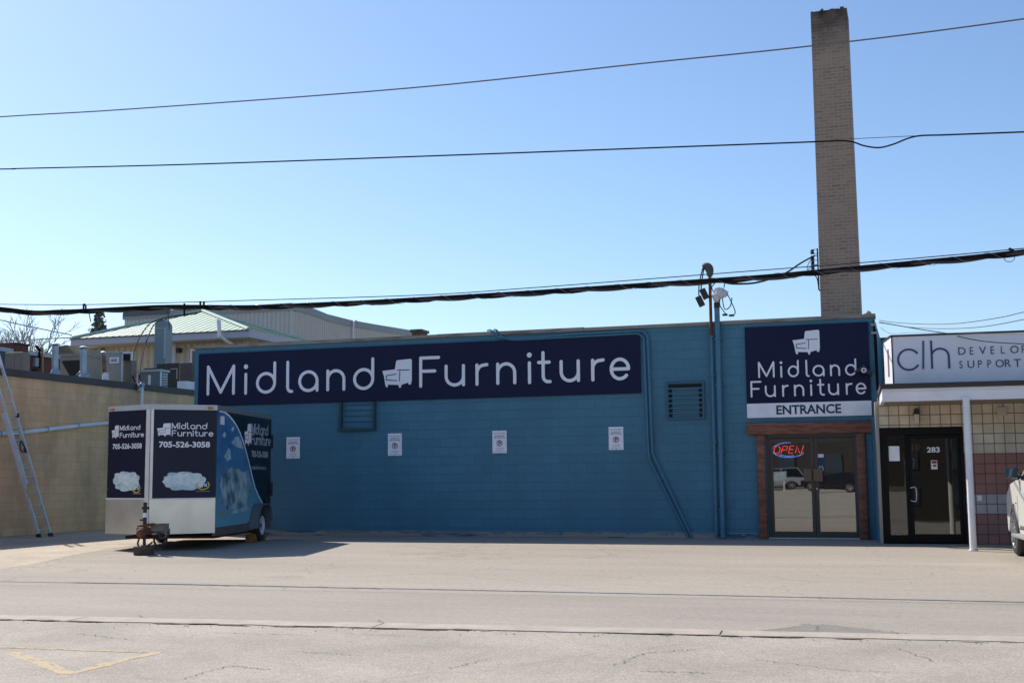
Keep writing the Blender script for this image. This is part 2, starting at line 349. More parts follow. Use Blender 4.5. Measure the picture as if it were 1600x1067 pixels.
WOODH = mat('stained_timber_header', (.30, .11, .058), .6, c2=(.14, .05, .028), scale=3, stretch=(1.2, 6, 6), bump=.35, bscale=12)
BRONZE = mat('bronze_frame', (.075, .058, .045), .45, .2)
BLKF = mat('black_frame', (.006, .006, .006), .4, spec=1.25)
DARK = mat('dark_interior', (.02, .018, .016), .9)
GLASS = glass_mat('door_glass', .30, (.35, .33, .3))
GLASS2 = glass_mat('dark_glass', .13, (.25, .26, .25))
WEATHER = mat('weathered_board', (.30, .27, .24), .9, c2=(.14, .09, .055), scale=2.2, stretch=(.6, 3, 3), bump=.4, mixpow=(.48, .7))
BROWNM = mat('brown_metal', (.22, .17, .13), .55, c2=(.26, .205, .16), scale=1.5)
TAN = mat('tan_metal', (.38, .30, .23), .6, c2=(.33, .26, .20), scale=2)
GREYP = mat('grey_panel', (.34, .34, .32), .55, c2=(.29, .29, .28), scale=2)

# ------------------------------------------------------------ ground
def sheet(name, pts, z, m):
    bm = B(); bm.faces.new([bm.verts.new((p[0], p[1], z)) for p in pts]); o = struct(name, bm, m); return o
def jag(a, b, n, amp):
    a, b = Vector(a[:2]), Vector(b[:2]); d = (b-a); s = Vector((-d.y, d.x)).normalized()
    return [a + d*(i/n) + s*random.uniform(-amp, amp)*(0 < i < n) for i in range(n+1)]
LOT = ground_mat('lot_asphalt', (.295, .255, .212), (.40, .348, .288), (.80, 1.15), gs=90, big=.5, streak=(.22, 1, 1), crack=.22, gamt=.35)
STREET = ground_mat('street_asphalt', (.30, .262, .222), (.43, .378, .315), (.66, 1.25), gs=52, big=.9, crack=.14, gamt=.45)
ROADM = ground_mat('patched_asphalt', (.275, .24, .205), (.385, .337, .282), (.70, 1.24), gs=70, big=.7, streak=(.25, 1, 1), gamt=.4)
GRAVEL = ground_mat('dusty_gravel', (.36, .295, .22), (.55, .465, .36), (.7, 1.2), gs=45, big=.9, gamt=.6)
EARTH = ground_mat('earth', (.28, .25, .21), (.36, .33, .28), (.8, 1.15), gs=60, big=.05)
sheet('ground', [(-900, -900), (900, -900), (900, 900), (-900, 900)], -.02, EARTH)
kl0, kl1 = G(0, 961), G(1600, 995); kd = (kl1-kl0).normalized()
KA, KB = kl0 - kd*60, kl1 + kd*60
s0, s1 = G(0, 914), G(1600, 944); sd = (s1-s0).normalized(); SA, SB = s0-sd*60, s1+sd*60
sheet('pavement', [(-90, 60), *[(p.x, p.y) for p in (SA, SB)], (90, 60)], -.004, LOT)
sheet('pavement_apron', [(p.x, p.y) for p in (SA, KA, KB, SB)], 0., ROADM)
sheet('road', [(p.x, p.y) for p in (KA,)] + [(-90, -160), (90, -160)] + [(p.x, p.y) for p in (KB,)], .0, STREET)
# worn flush kerb: a strip of concrete lengths a little proud of the road, with crumbled joints
bm = B(); L_ = (KB-KA).length; t = 0; nrm = Vector((kd.y, -kd.x, 0))
while t < L_:
    ln = 3.05; a = KA + kd*t; b = KA + kd*(t+ln-.018); wv = .34 + random.uniform(-.015, .015); h = .007 + random.uniform(-.002, .002)
    n = 10; near = [a + kd*((ln-.018)*i/n) + nrm*(wv + random.uniform(-.035, .018)) for i in range(n, -1, -1)]
    prism(bm, [(q.x, q.y, -.01) for q in [a, b] + near], Vector((0, 0, .01+h))); t += ln
struct('kerb', bm, mat('kerb_concrete', (.44, .375, .31), .9, c2=(.345, .30, .25), scale=4, bump=.4))
# crumbled dark edge beside the kerb
EDGE = mat('crumbled_edge', (.10, .08, .065), .95, c2=(.24, .19, .15), scale=9)
bm = B()
for i in range(230):
    t = random.uniform(54, 78)
    if math.sin(t*1.7)+math.sin(t*.61+1) < -.1 and i % 4: continue
    c = KA + kd*t + nrm*(.355+random.uniform(-.015, .03)); l = random.uniform(.03, .20); q = random.uniform(.012, .045)
    pts = [c + kd*(l*math.cos(k*math.pi/4)*random.uniform(.7, 1.1)) + nrm*(q*math.sin(k*math.pi/4)*random.uniform(.6, 1.2)) for k in range(8)]
    bm.faces.new([bm.verts.new((p.x, p.y, .0085+.00001*i)) for p in pts])
struct('kerb_edge', bm, EDGE)
# thin dark line where the lot sheet meets the apron sheet
bm = B(); ns = 160
for i in range(ns):
    a, b = SA.lerp(SB, i/ns), SA.lerp(SB, (i+1)/ns); wd = .011
    sn = Vector((sd.y, -sd.x, 0)); bm.faces.new([bm.verts.new((p.x, p.y, .003)) for p in (a, b, b+sn*wd, a+sn*wd)])
struct('pavement_line', bm, mat('dark_line', (.10, .085, .08), .9, c2=(.2, .17, .15), scale=6))
# dusty alley between the buildings
al = [G(x, y) for x, y in ((-260, 915), (0, 889), (55, 880), (118, 866), (160, 858), (215, 851), (300, 841), (420, 837.5))]
alp = []
for a, b in zip(al, al[1:]): alp += [(p.x, p.y) for p in jag(a, b, 12, .07)[:-1]]
alp += [(-16.5, -.1), (-16.5, 40), (-22, 40), (-22, -20)]
sheet('alley', alp, -.002, GRAVEL)
# soft loose dust patches spilling over the lot
bm = B()
for i in range(420):
    t = random.random(); k = random.randrange(len(al)-2); c = al[k].lerp(al[k+1], t) + Vector((random.gauss(.12, .25), -abs(random.gauss(0, .22)), 0)); rr = random.uniform(.01, .07)
    pts = [(c.x+rr*1.8*math.cos(a)*random.uniform(.6, 1.2), c.y+rr*math.sin(a)*random.uniform(.6, 1.2), .0035) for a in [j*math.pi/3.5 for j in range(7)]]
    bm.faces.new([bm.verts.new((x, y, -.0035+i*.000003)) for x, y, z in pts])
struct('alley_dust', bm, GRAVEL)
# asphalt patch by the kerb
bm = B(); pp = [G(x, y) for x, y in ((1160, 989), (1215, 982), (1262, 976), (1300, 977), (1350, 983), (1405, 989), (1380, 993), (1290, 990.5), (1220, 991))]
out = []
for a, b in zip(pp, pp[1:]+pp[:1]): out += [(p.x, p.y) for p in jag(a, b, 5, .012)[:-1]]
bm.faces.new([bm.verts.new((x, y, .004)) for x, y in out]); struct('asphalt_patch', bm, mat('patch_asphalt', (.20, .18, .155), .95, c2=(.25, .225, .195), scale=7, bump=.5, bscale=60))
# grit and pebbles blown against the wall foot and loose on the lot
bm = B(); rg = random.Random(9)
for i in range(1500):
    if i < 800: x, y, r_ = rg.uniform(-16.6, -3.3), -.04-abs(rg.gauss(0, .09)), rg.uniform(.005, .018)
    elif i < 1050: x, y, r_ = rg.uniform(-16, 3), rg.uniform(-11, -1), rg.uniform(.004, .012)
    else:
        p = KA + kd*rg.uniform(46, 74) + nrm*(.36+abs(rg.gauss(0, .12))); x, y, r_ = p.x, p.y, rg.uniform(.003, .011)
    c = Vector((x, y, .002)); v = [bm.verts.new(c+Vector((math.cos(a)*r_*rg.uniform(.7, 1.2), math.sin(a)*r_*rg.uniform(.7, 1.2), 0))) for a in (0, 1.25, 2.5, 3.77, 5.0)]; t_ = bm.verts.new(c+Vector((0, 0, r_*.7)))
    for k in range(5): bm.faces.new((v[k], v[(k+1) % 5], t_))
gt = emit_obj('grit', bm, mat('grit', (.42, .36, .30), .95, c2=(.16, .14, .12), scale=7)); gt['label'] = 'loose grit and small pebbles along the wall foot and kerb'; gt['category'] = 'grit'; gt['kind'] = 'stuff'
# hairline cracks
bm = B()
def crack(x0, y0, x1, y1, n=22, wd=.008, amp=.03):
    a, b = G(x0, y0), G(x1, y1); pts = jag(a, b, n, amp)
    for p, q in zip(pts, pts[1:]):
        d = (q-p).normalized(); s = Vector((-d.y, d.x))*wd*random.uniform(.3, 1)
        bm.faces.new([bm.verts.new((v.x, v.y, .0045)) for v in (p, q, q+s, p+s)])
for a in ((1165, 986, 1230, 983), (1230, 983, 1262, 974), (1262, 974, 1330, 979), (1330, 979, 1420, 990), (1420, 990, 1540, 993), (500, 918, 560, 920.5), (1140, 930, 1180, 931), (1280, 935, 1420, 939), (215, 960, 226, 966), (590, 968, 600, 976), (1280, 978, 1276, 986), (470, 1018, 560, 1024), (280, 1062, 360, 1040), (360, 1040, 420, 1046), (540, 990, 700, 996), (320, 988, 480, 992), (960, 1040, 1010, 1020), (1010, 1020, 1090, 1014), (1000, 1048, 1110, 1052), (700, 1045, 760, 1030), (1180, 1030, 1300, 1046), (1400, 1012, 1460, 1034), (1300, 1046, 1390, 1050), (120, 990, 210, 1000)): crack(*a)
struct('pavement_crack', bm, mat('crack_dark', (.13, .11, .095), .95))
# worn yellow paint
YEL = mat('worn_yellow_paint', (.52, .38, .19), .9, c2=(.42, .35, .25), scale=9, bump=.3, mixpow=(.38, .56))
bm = B()
def pline(x0, y0, x1, y1, wd, z=.001):
    a, b = G(x0, y0), G(x1, y1); d = (b-a).normalized(); s_ = Vector((-d.y, d.x, 0)); L_ = (b-a).length
    for i in range(int(L_*95)):
        c = a + d*random.uniform(0, L_) + s_*wd*random.uniform(-.5, .5); r_ = random.uniform(.008, .04)*(1.3 if wd > .08 else .7); z_ = z + i*.0000012
        bm.faces.new([bm.verts.new((c.x+(d.x*math.cos(k)*2+s_.x*math.sin(k)*.6)*r_*q, c.y+(d.y*math.cos(k)*2+s_.y*math.sin(k)*.6)*r_*q, z_)) for k, q in [(j*1.047, random.uniform(.6, 1.2)) for j in range(6)]])
pline(20, 1020, 110, 1051, .10); pline(110, 1051, 244, 1019, .10, .0016)
for _ in range(1): pline(-60, 1009, 235, 1019, .05, .0022)
struct('road_marking', bm, YEL)

# ------------------------------------------------------------ the blue furniture store
XL, XR, HT = -16.79, -.76, 4.50
DX0, DX1, DZ = -3.02, -1.21, 2.13
store = thing('furniture_store', 'long low dark blue painted block store with navy signs and timber framed doors', 'building', (-8.9, .1, 0))
bm = B()
box(bm, XL, DX0, 0, .3, 0, HT); box(bm, DX1, XR, 0, .3, 0, HT); box(bm, DX0, DX1, 0, .3, DZ, HT)
emit_obj('wall', bm, WALL, store)
bm = B(); box(bm, XL, XL+.3, .3, 22, 0, HT); emit_obj('wall', bm, WALLY, store)
bm = B(); prism(bm, [(-.90, -.002, 0), (-.78, -1.25, 0), (-.735, -1.25, 0), (-.76, -.002, 0)], Vector((0, 0, 2.45))); emit_obj('wall', bm, mat('blue_return', BLUE1, .55, c2=BLUE2, scale=2, bump=.2), store)
bm = B(); box(bm, XL+.3, XR, 22, 22.3, 0, HT); box(bm, XR-.3, XR, .3, 22, 0, HT); emit_obj('wall', bm, WALL, store)
bm = B(); box(bm, XL+.31, XR-.31, .31, 21.99, HT-.35, HT-.15); emit_obj('roof', bm, mat('roof_felt', (.10, .10, .10), .95, c2=(.15, .14, .13), scale=2), store)
bm = B(); x = XL-.04
while x < XR+.02:
    l = random.uniform(2.2, 3.6); x1 = min(x+l, XR+.03); dz = random.uniform(-.006, .008); box(bm, x, x1-.006, -.045, .33, HT, HT+.075+dz); x = x1
box(bm, XL-.04, XL+.33, .335, 22, HT+.001, HT+.07)
emit_obj('roof_trim', bm, WEATHER, store)
bm = B(); box(bm, XL, DX0-.19, -.035, -.001, 0, .12); box(bm, DX1+.21, -1.0, -.035, -.001, 0, .12)
emit_obj('footing', bm, mat('patchy_footing', (.03, .12, .20), .8, c2=(.34, .29, .25), scale=1.3, bump=.5, mixpow=(.38, .46), stretch=(.7, 1, 5)), store)
bm = B()
for i in range(90):
    x = random.uniform(-13.5, -3.5); z = random.uniform(.11, .15); l = random.uniform(.03, .3)
    box(bm, x, x+l, -.037-random.uniform(0, .004), -.034, z-random.uniform(.01, .07), z-.004)
emit_parts('bare_patch', bm, mat('bare_block', (.30, .26, .23), .9, c2=(.12, .19, .25), scale=6), store)
# interior behind the doors
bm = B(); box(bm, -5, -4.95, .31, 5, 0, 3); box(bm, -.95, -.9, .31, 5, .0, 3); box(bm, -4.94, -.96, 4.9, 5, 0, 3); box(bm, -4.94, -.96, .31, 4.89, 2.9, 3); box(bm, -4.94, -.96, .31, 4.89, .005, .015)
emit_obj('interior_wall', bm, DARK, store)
# timber surround
ts = emit_obj('timber_surround', (lambda b: (box(b, -3.40, -.87, -.13, -.001, 2.145, 2.385, None, .025), b)[1])(B()), WOODH, store, True)
for x0, x1 in ((-3.21, -3.04), (-1.20, -1.03)):
    bm = B(); box(bm, x0, x1, -.10, -.002, 0, 2.144, None, .02); emit_obj('post', bm, WOOD, ts, True)
# doors
def door_pair(root):
    fr = B(); 
    for a in ((DX0+.001, DX0+.055, .03, .14, 0, 2.07), (DX1-.055, DX1-.001, .03, .14, 0, 2.07), (DX0+.001, DX1-.001, .03, .14, 2.071, DZ-.001)): box(fr, *a)
    emit_obj('door_frame', fr, BRONZE, root)
    mid = -2.062
    for i, (x0, x1, g0, g1) in enumerate(((DX0+.06, mid-.004, -2.90, -2.135), (mid+.004, DX1-.06, -1.985, -1.275))):
        bm = B(); y0, y1 = .04, .09
        box(bm, x0, g0, y0, y1, .03, 2.065); box(bm, g1, x1, y0, y1, .03, 2.065); box(bm, g0+.0005, g1-.0005, y0+.001, y1-.001, .03, .15); box(bm, g0+.0005, g1-.0005, y0+.001, y1-.001, 1.98, 2.06)
        d = emit_obj('door', bm, BRONZE, root)
        bm = B(); box(bm, g0, g1, .060, .066, .15, 1.98); emit_obj('pane', bm, GLASS, d)
        pc = (g1-.02, g1+.145-.02) if i == 0 else (x0+.01, x0+.165)
        bm = B(); fx = (PY(1256, 741).x, PY(1268, 741).x) if i == 0 else (PY(1271, 741).x, PY(1285.5, 741).x)
        box(bm, fx[0], fx[1], .0, .012, 1.17, 1.43, None, .004); box(bm, fx[0]+.03, fx[0]+.05, .012, .041, 1.2, 1.4); emit_obj('push_plate', bm, mat('brown_plate', (.17, .10, .065), .45, .3), d)
        if i: 
            bm = B(); lathe(bm, (x0+.035, .041, 1.02), (0, -1, 0), [(0, .018), (.012, .018), (.014, .012)], 14); emit_obj('lock', bm, ALU, d)
            bm = B(); box(bm, -2.00, -1.86, .056, .059, 1.30, 1.74); emit_obj('decal', bm, mat('decal_blue', (.015, .03, .09), .5), d)
            bm = B(); box(bm, -1.99, -1.87, .053, .055, 1.66, 1.73)
            f = Frame((-1.93, .053, 1.42), (1, 0, 0)); stroke(bm, arc(0, 0, .045, 0, 360, 20), .012, f, 0, .003); stroke(bm, arc(0, .07, .03, 180, 360, 12), .01, f, 0, .003)
            emit_obj('decal_mark', bm, WHITE, d)
    bm = B(); box(bm, DX0, DX1, -.03, .2, .002, .028); emit_obj('threshold', bm, ALU, root)
door_pair(store)
# louvre vent and bricked-up opening frame
def louvre():
    bm = B(); x0, x1, z0, z1 = -5.10, -4.28, 2.50, 3.31
    f_ = B()
    for a in ((x0, x1, z1-.05, z1), (x0, x1, z0, z0+.05)): box(f_, a[0], a[1], -.05, -.001, a[2], a[3])
    for a in ((x0, x0+.05, z0+.051, z1-.051), (x1-.05, x1, z0+.051, z1-.051)): box(f_, a[0], a[1], -.048, -.001, a[2], a[3])
    lv = emit_obj('louvre', f_, mat('louvre_blue', (.03, .105, .155), .5), store)
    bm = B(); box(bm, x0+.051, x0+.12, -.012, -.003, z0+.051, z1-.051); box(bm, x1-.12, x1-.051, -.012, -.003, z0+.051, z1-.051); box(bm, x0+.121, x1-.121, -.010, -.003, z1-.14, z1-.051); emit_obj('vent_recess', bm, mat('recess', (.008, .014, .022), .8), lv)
    for i in range(6):
        z = z0+.13+i*.105; bm = B(); box(bm, x0+.051, x1-.051, -.06, -.015, z, z+.022); emit_obj('slat', bm, BLUEP, lv)
louvre()
bm = B(); x0, x1, z0 = -12.82, -11.91, 2.42
DKB = mat('dark_blue_metal', (.022, .07, .10), .6)
box(bm, x0, x0+.05, -.12, -.001, z0+.06, 3.08); box(bm, x1-.05, x1, -.12, -.001, z0+.06, 3.08); box(bm, x0-.04, x1, -.13, -.001, z0, z0+.059)
wf = emit_obj('window_frame', bm, DKB, store)
for i in range(4):
    bm = B(); z = 2.62+i*.13; box(bm, x0+.051, x1-.051, -.018, -.001, z, z+.018); emit_obj('bar', bm, mat('bar_blue', (.02, .085, .14), .5), wf)
# pair of painted conduits
def onw(x, y, o=.06): p = PY(x, y, -o); return p
for k, (dx, dy) in enumerate(((0, 0), (8, -5.5))):
    o = .05+.02*k
    if k == 0: px = [(768, 517), (775, 521), (785, 526.5), (793, 529.5), (803, 530.5), (830, 529.8), (900, 526), (960, 523), (993, 521.2), (1000, 523), (1004, 527), (1006, 533), (1008, 580), (1010.5, 640), (1013, 700), (1015, 714), (1020, 728), (1076, 839)]
    else: px = [(758, 516), (766, 520.5), (778, 525.5), (788, 527.8), (800, 528), (840, 526.8), (900, 522), (960, 519), (998, 517), (1006, 519), (1010.5, 524), (1012, 531), (1014, 580), (1016.5, 640), (1019, 700), (1021, 711), (1026, 722), (1081, 839)]
    pts = [onw(x, y, o) for x, y in px]; pts[0].y = .12; pts[0].z = HT+.13; pts[1].z = max(pts[1].z, HT+.11); pts[1].y = -.03
    bm = B(); tube(bm, smooth_path(pts, 4), .026, 8); emit_obj('conduit', bm, BLUEP, store, True)
# black cable bundle at the right corner, with meter fittings
bm = B()
for k in range(3): tube(bm, smooth_path([(-.775+.02*k, -.04, 4.45-.1*k), (-.77+.02*k, -.06, 3.9), (-.76+.015*k, -.05, 3.0)], 5), .011, 6)
emit_parts('service_cable', bm, CABLE, store)
bm = B()
for z in (4.32, 4.15): box(bm, -.83, -.72, -.08, -.001, z, z+.05)
lathe(bm, (-.88, .12, HT+.08), (0, 0, 1), [(0, .07), (.03, .07), (.06, .05), (.08, .02)], 16)
emit_parts('cable_bracket', bm, mat('bracket_grey', (.3, .31, .32), .6), store)

# ------------------------------------------------------------ store signs
sign = thing('shop_sign', 'long navy wall sign with Midland Furniture in large white rounded letters and armchair emblem', 'sign', (-11.1, -.03, 3.09))
bm = B(); box(bm, -16.65, -5.65, -.05, -.002, 3.09, 4.37); emit_obj('panel', bm, NAVY, sign)
fs = Frame((0, -.05, 0), (1, 0, 0))
bm = B(); wd = .073
base = lambda x: 615.7-.0379*(x-345); xhl = lambda x: 29.4+1.4*(x-345)/620
def place(bm, f, word, xr_, base, xh, wd, half, h=.01):
    for ch, (xl, xr) in zip(word, xr_):
        xs = [p[0] for st in RND[ch] if st != 'dot' for p in st]; mn, mx = min(xs), max(xs)
        xc = (xl+xr)/2; a0, b = f.px(xl+half, base(xc)); a1, _ = f.px(xr-half, base(xc)); _, b2 = f.px(xc, base(xc)-xh(xc)); sy = b2-b
        sx = (a1-a0)/(mx-mn) if mx-mn > .2 else sy
        if mx-mn <= .2: a0 = f.px(xc, base(xc))[0]
        rletter(bm, ch, f, a0-mn*sx, b, sx, sy, wd, h)
place(bm, fs, 'Midland', [(322.5, 367.5), (384, 384), (399.7, 431.6), (446.9, 458.6), (465.8, 498), (509.7, 540), (551.6, 585)], base, xhl, wd, 2.5)
emit_obj('lettering', bm, WHITE, sign); bm = B(); place(bm, fs, 'Furniture', [(655, 688), (694.8, 726.9), (743, 763.5), (775.5, 807), (827.6, 827.6), (839.6, 862), (874.7, 906.5), (924, 945.5), (953, 985)], base, xhl, wd, 2.5)
emit_obj('lettering', bm, WHITE, sign)
a0, b0 = fs.px(597.5, 606.5); a1, b1 = fs.px(643.5, 560.5); emblem(sign, fs, a0, a1, b0, b1, WHITE, NAVY)

es = thing('entrance_sign', 'square navy Midland Furniture sign with white ENTRANCE strip above the timber framed doors', 'sign', (-2.15, -.03, 2.5))
bm = B(); box(bm, -3.39, -.88, -.05, -.002, 2.80, 4.41); emit_obj('panel', bm, NAVY, es)
bm = B(); box(bm, -3.39, -.88, -.052, -.002, 2.50, 2.797); emit_obj('strip', bm, PAPER, es)
bm = B(); wd = .036
place(bm, fs, 'Midland', [(1185, 1210.5), (1221, 1221), (1231.3, 1248.6), (1259.2, 1265), (1270, 1288.6), (1297.3, 1312.8), (1320.8, 1338.5)], lambda x: 589.4-.026*(x-1190), lambda x: 15.7, wd, 1.3)
emit_obj('lettering', bm, WHITE, es); bm = B(); place(bm, fs, 'Furniture', [(1173.2, 1190.4), (1195.6, 1212.4), (1222.6, 1232.8), (1241, 1256.8), (1267.8, 1267.8), (1277.4, 1289), (1294.4, 1311.2), (1322, 1332.5), (1337.5, 1354)], lambda x: 620-.030*(x-1175), lambda x: 15.8, wd, 1.3)
emit_obj('lettering', bm, WHITE, es)
bm = B(); text(bm, 'ENTRANCE', Frame((0, -.052, 0), (1, 0, 0)), fs.px(1213, 640)[0], fs.px(1314.5, 640)[0], 2.555, 2.75, .004, .028); emit_obj('lettering', bm, mat('navy_ink', (.02, .03, .09), .5), es)
a0, b0 = fs.px(1239, 554.8); a1, b1 = fs.px(1280, 515.2); emblem(es, fs, a0, a1, b0, b1, WHITE, NAVY)

# parking notices
PK = ((448, 683, 468.5, 716, 'leftmost white no parking notice on the blue wall, just right of the trailer'), (606.5, 677.3, 628, 711.5, 'white no parking notice under the old barred window frame, slightly tilted'), (769.5, 673, 792, 707.5, 'white no parking notice on bare blue wall below the Furniture lettering'), (951, 667, 974.5, 702.5, 'rightmost white no parking notice, beside the bent conduits and louvre'))
for x0, y0, x1, y1, lab in PK:
    p, q = PY(x0, y0), PY(x1, y1); cx = (p.x+q.x)/2; wd_, ht = q.x-p.x, (p.z-q.z)
    s_ = thing('parking_notice', lab, 'sign', (cx, -.01, q.z), group='no parking notices on the blue wall')
    bm = B(); box(bm, p.x, q.x, -.012, -.002, q.z, p.z, None, .001); emit_obj('plate', bm, PAPER, s_)
    f = Frame((p.x, -.012, q.z), (1, 0, 0)); bm = B(); u = wd_; 
    text(bm, 'PRIVATE PROPERTY', f, .08*u, .92*u, ht*.86, ht*.90, .002, .02); text(bm, 'SHIPPING', f, .18*u, .82*u, ht*.75, ht*.80, .002, .02); text(bm, 'RECEIVING', f, .12*u, .88*u, ht*.67, ht*.72, .002, .02)
    text(bm, 'AUTHORIZED', f, .2*u, .8*u, ht*.20, ht*.23, .002); text(bm, 'VEHICLES ONLY', f, .25*u, .78*u, ht*.13, ht*.16, .002); text(bm, 'NO PARKING', f, .12*u, .88*u, ht*.06, ht*.09, .002)
    text(bm, 'P', f, .42*u, .62*u, ht*.36, ht*.53, .002, .03); emit_obj('lettering', bm, INK, s_)
    bm = B(); stroke(bm, arc(.5*u, ht*.445, .185*u, 0, 360, 28), .035*u*1.3, f, 0, .003); stroke(bm, [(.38*u, ht*.445+.12*u), (.62*u, ht*.445-.12*u)], .026*u, f, 0, .004); emit_obj('prohibition_ring', bm, RED_INK, s_)
    bm = B()
    for z in (.97, .03): lathe(bm, f.P(.5*u, ht*z), (0, -1, 0), [(0, .008), (.005, .006)], 8)
    emit_parts('screw', bm, DKB, s_)

# wall lamp / camera by the sign
lm = thing('security_light', 'small black hooded security light with round white lens on the edge of the square sign', 'wall light', (-1.0, -.06, 3.45))
c = PY(1350, 579, -.2)
bm = B(); prism(bm, [Vector((c.x-.19, -.30, c.z-.02)), Vector((c.x, -.30, c.z+.12)), Vector((c.x+.16, -.30, c.z-.06)), Vector((c.x+.14, -.30, c.z-.11)), Vector((c.x-.02, -.30, c.z-.03))], Vector((0, .24, 0))); emit_obj('hood', bm, BLACK, lm)
bm = B(); lathe(bm, (c.x, -.24, c.z), (0, -1, 0), [(-.1, .03), (-.02, .055), (.06, .055), (.075, .045), (.08, .03)], 18); emit_obj('lens', bm, TRIMW, lm, True)
bm = B(); lathe(bm, (c.x, -.322, c.z), (0, -1, 0), [(0, .022), (.006, .02)], 12); emit_obj('sensor', bm, BLACK, lm)

# neon
ne = thing('neon_sign', 'glowing red and blue OPEN neon sign hanging inside the left door glass', 'neon sign', PY(1232, 703, .14))
fn = Frame((0, .13, 0), (1, 0, 0)); NR = mat('neon_red', (1, .06, .07), .5, emit=7); NB = mat('neon_blue', (.16, .26, 1), .5, emit=7)
c0 = fn.px(1232, 702.8); ex = fn.px(1257.5, 702.8)[0]-c0[0]; ey = c0[1]-fn.px(1232, 714.3)[1]
bm = B(); tube(bm, [fn.P(c0[0]+ex*math.cos(R(a)), c0[1]+ey*math.sin(R(a))) for a in range(82, 345, 8)], .009, 6)
tube(bm, [fn.P(c0[0]+ex*.80*math.cos(R(a)), c0[1]+ey*.82*math.sin(R(a))) for a in range(215, 300, 8)], .008, 6); emit_obj('blue_tube', bm, NB, ne)
def npx(l): return [fn.P(*fn.px(1150+x/4.848, 650+y/4.848), .02) for x, y in l]
bm = B()
for l in ([(290+22+22*math.cos(R(a))+5*math.sin(R(a)), 255-28*math.sin(R(a))) for a in range(0, 361, 20)], [(342, 282), (358, 228), (388, 228), (392, 240), (384, 254), (352, 256)], [(440, 224), (412, 226), (398, 280), (432, 280)], [(405, 252), (434, 251)], [(450, 280), (462, 226), (482, 278), (497, 278), (512, 222)]): tube(bm, npx(l), .0085, 6)
emit_obj('red_tube', bm, NR, ne)
bm = B()
for x, y in ((268, 200), (528, 232), (268, 275), (525, 290)): tube(bm, [fn.P(*fn.px(1150+x/4.848, 650+y/4.848), -.02), fn.P(*fn.px(1150+x/4.848, 650+y/4.848), .02)], .006, 6)
box(bm, c0[0]-ex, c0[0]+ex, .150, .154, c0[1]-ey*.2, c0[1]-ey*.1); emit_obj('bracket', bm, CABLEG, ne)

# ------------------------------------------------------------ service masts on the store wall
def mp(x, y, o=.1): return PY(x, y, -o)
m1 = thing('service_mast', 'thin rusty service mast with grey gooseneck cap and two black splice boxes', 'mast', mp(1120, 842))
bx = mp(1120, 842, .1).x; zj = mp(1110, 526, .1).z
bm = B(); tube(bm, [(bx, -.1, .02), (bx, -.1, zj)], .036, 10); emit_obj('lower_pipe', bm, BLUEP, m1, True)
bm = B(); ztop = mp(1104, 428, .1).z; tube(bm, [(bx, -.1, zj), (bx, -.1, ztop)], .034, 10); emit_obj('upper_pipe', bm, RUST, m1, True)
bm = B(); g = [mp(1105.5, 432), mp(1105.5, 424), mp(1103.5, 418.5), mp(1099, 416.8), mp(1094.5, 418)]; d_ = bx-g[0].x
for q in g: q.x += d_
tube(bm, smooth_path(g, 5), [.055+.04*math.sin(i/20*3.1) for i in range(21)], 10); emit_obj('weatherhead', bm, mat('cast_grey', (.05, .05, .052), .7, c2=(.10, .10, .10), scale=9), m1, True)
bm = B()
for k, (xx, ye) in enumerate(((1088.5, 462), (1092, 452))):
    a = [Vector((g[-1].x+.03*k, -.1-.03*k, g[-1].z-.02)), mp(xx+1, 440, .12+.03*k), mp(xx, 452, .13), mp(xx, ye, .14)]; a[1].x += d_; a[2].x += d_; a[3].x += d_
    tube(bm, smooth_path(a, 5), .014, 6)
emit_parts('lead_cable', bm, CABLE, m1)
for k, (xx, yy) in enumerate(((1090.5, 471), (1097, 459.5))):
    c = mp(xx, yy, .16-.04*k); c.x += d_; bm = B(); M = Matrix.Translation(c) @ Matrix.Rotation(R(-24), 4, 'Y'); box(bm, -.065, .065, -.04, .04, -.115, .115, M, .012); emit_obj('splice_box', bm, BLACK, m1)
bm = B()
for z in (zj, 3.4, 2.0, .7): box(bm, bx-.055, bx+.055, -.14, -.002, z-.02, z+.02)
emit_parts('clamp', bm, mat('clamp', (.05, .13, .19), .5), m1)
m2 = thing('conduit_mast', 'thick blue painted conduit mast topped with a white wrapped cable head, beside the rusty mast', 'mast', mp(1130, 842))
bx2 = mp(1130, 842, .12).x; zt = mp(1115, 473, .12).z
bm = B(); tube(bm, [(bx2, -.12, .02), (bx2, -.12, zt-.12)], .058, 12); emit_obj('pipe', bm, BLUEP, m2, True)
bm = B(); tube(bm, [(bx2, -.12, zt-.12), (bx2, -.12, zt)], .062, 12); emit_obj('collar', bm, BLACK, m2, True)
bm = B(); hc = Vector((bx2+.07, -.14, zt+.20)); ball(bm, hc, .13, 3, (1., .9, .95)); ball(bm, hc+Vector((-.06, 0, -.12)), .085, 2); ball(bm, hc+Vector((.05, -.02, -.02)), .11, 3, (1.2, .9, .9)); ball(bm, hc+Vector((-.1, 0, -.05)), .08, 2)
for v in bm.verts: v.co += Vector((random.gauss(0, .006), random.gauss(0, .006), random.gauss(0, .006)))
emit_obj('wrapped_head', bm, mat('wrap_white', (.6, .6, .62), .7), m2, True)
bm = B()
for l in ([(.02, 0), (.0, -.25), (.08, -.4), (.14, -.48)], [(.16, -.02), (.24, -.2), (.32, -.42), (.27, -.50), (.18, -.50)], [(.05, -.05), (.1, -.35), (.22, -.3), (.26, -.12)], [(-.1, 0), (-.16, .12), (-.08, .22)], [(.1, .1), (.12, .2), (.18, .28)]):
    tube(bm, smooth_path([hc+Vector((a, -.03, b)) for a, b in l], 5), .011, 6)
emit_parts('loose_cable', bm, CABLE, m2)
bm = B()
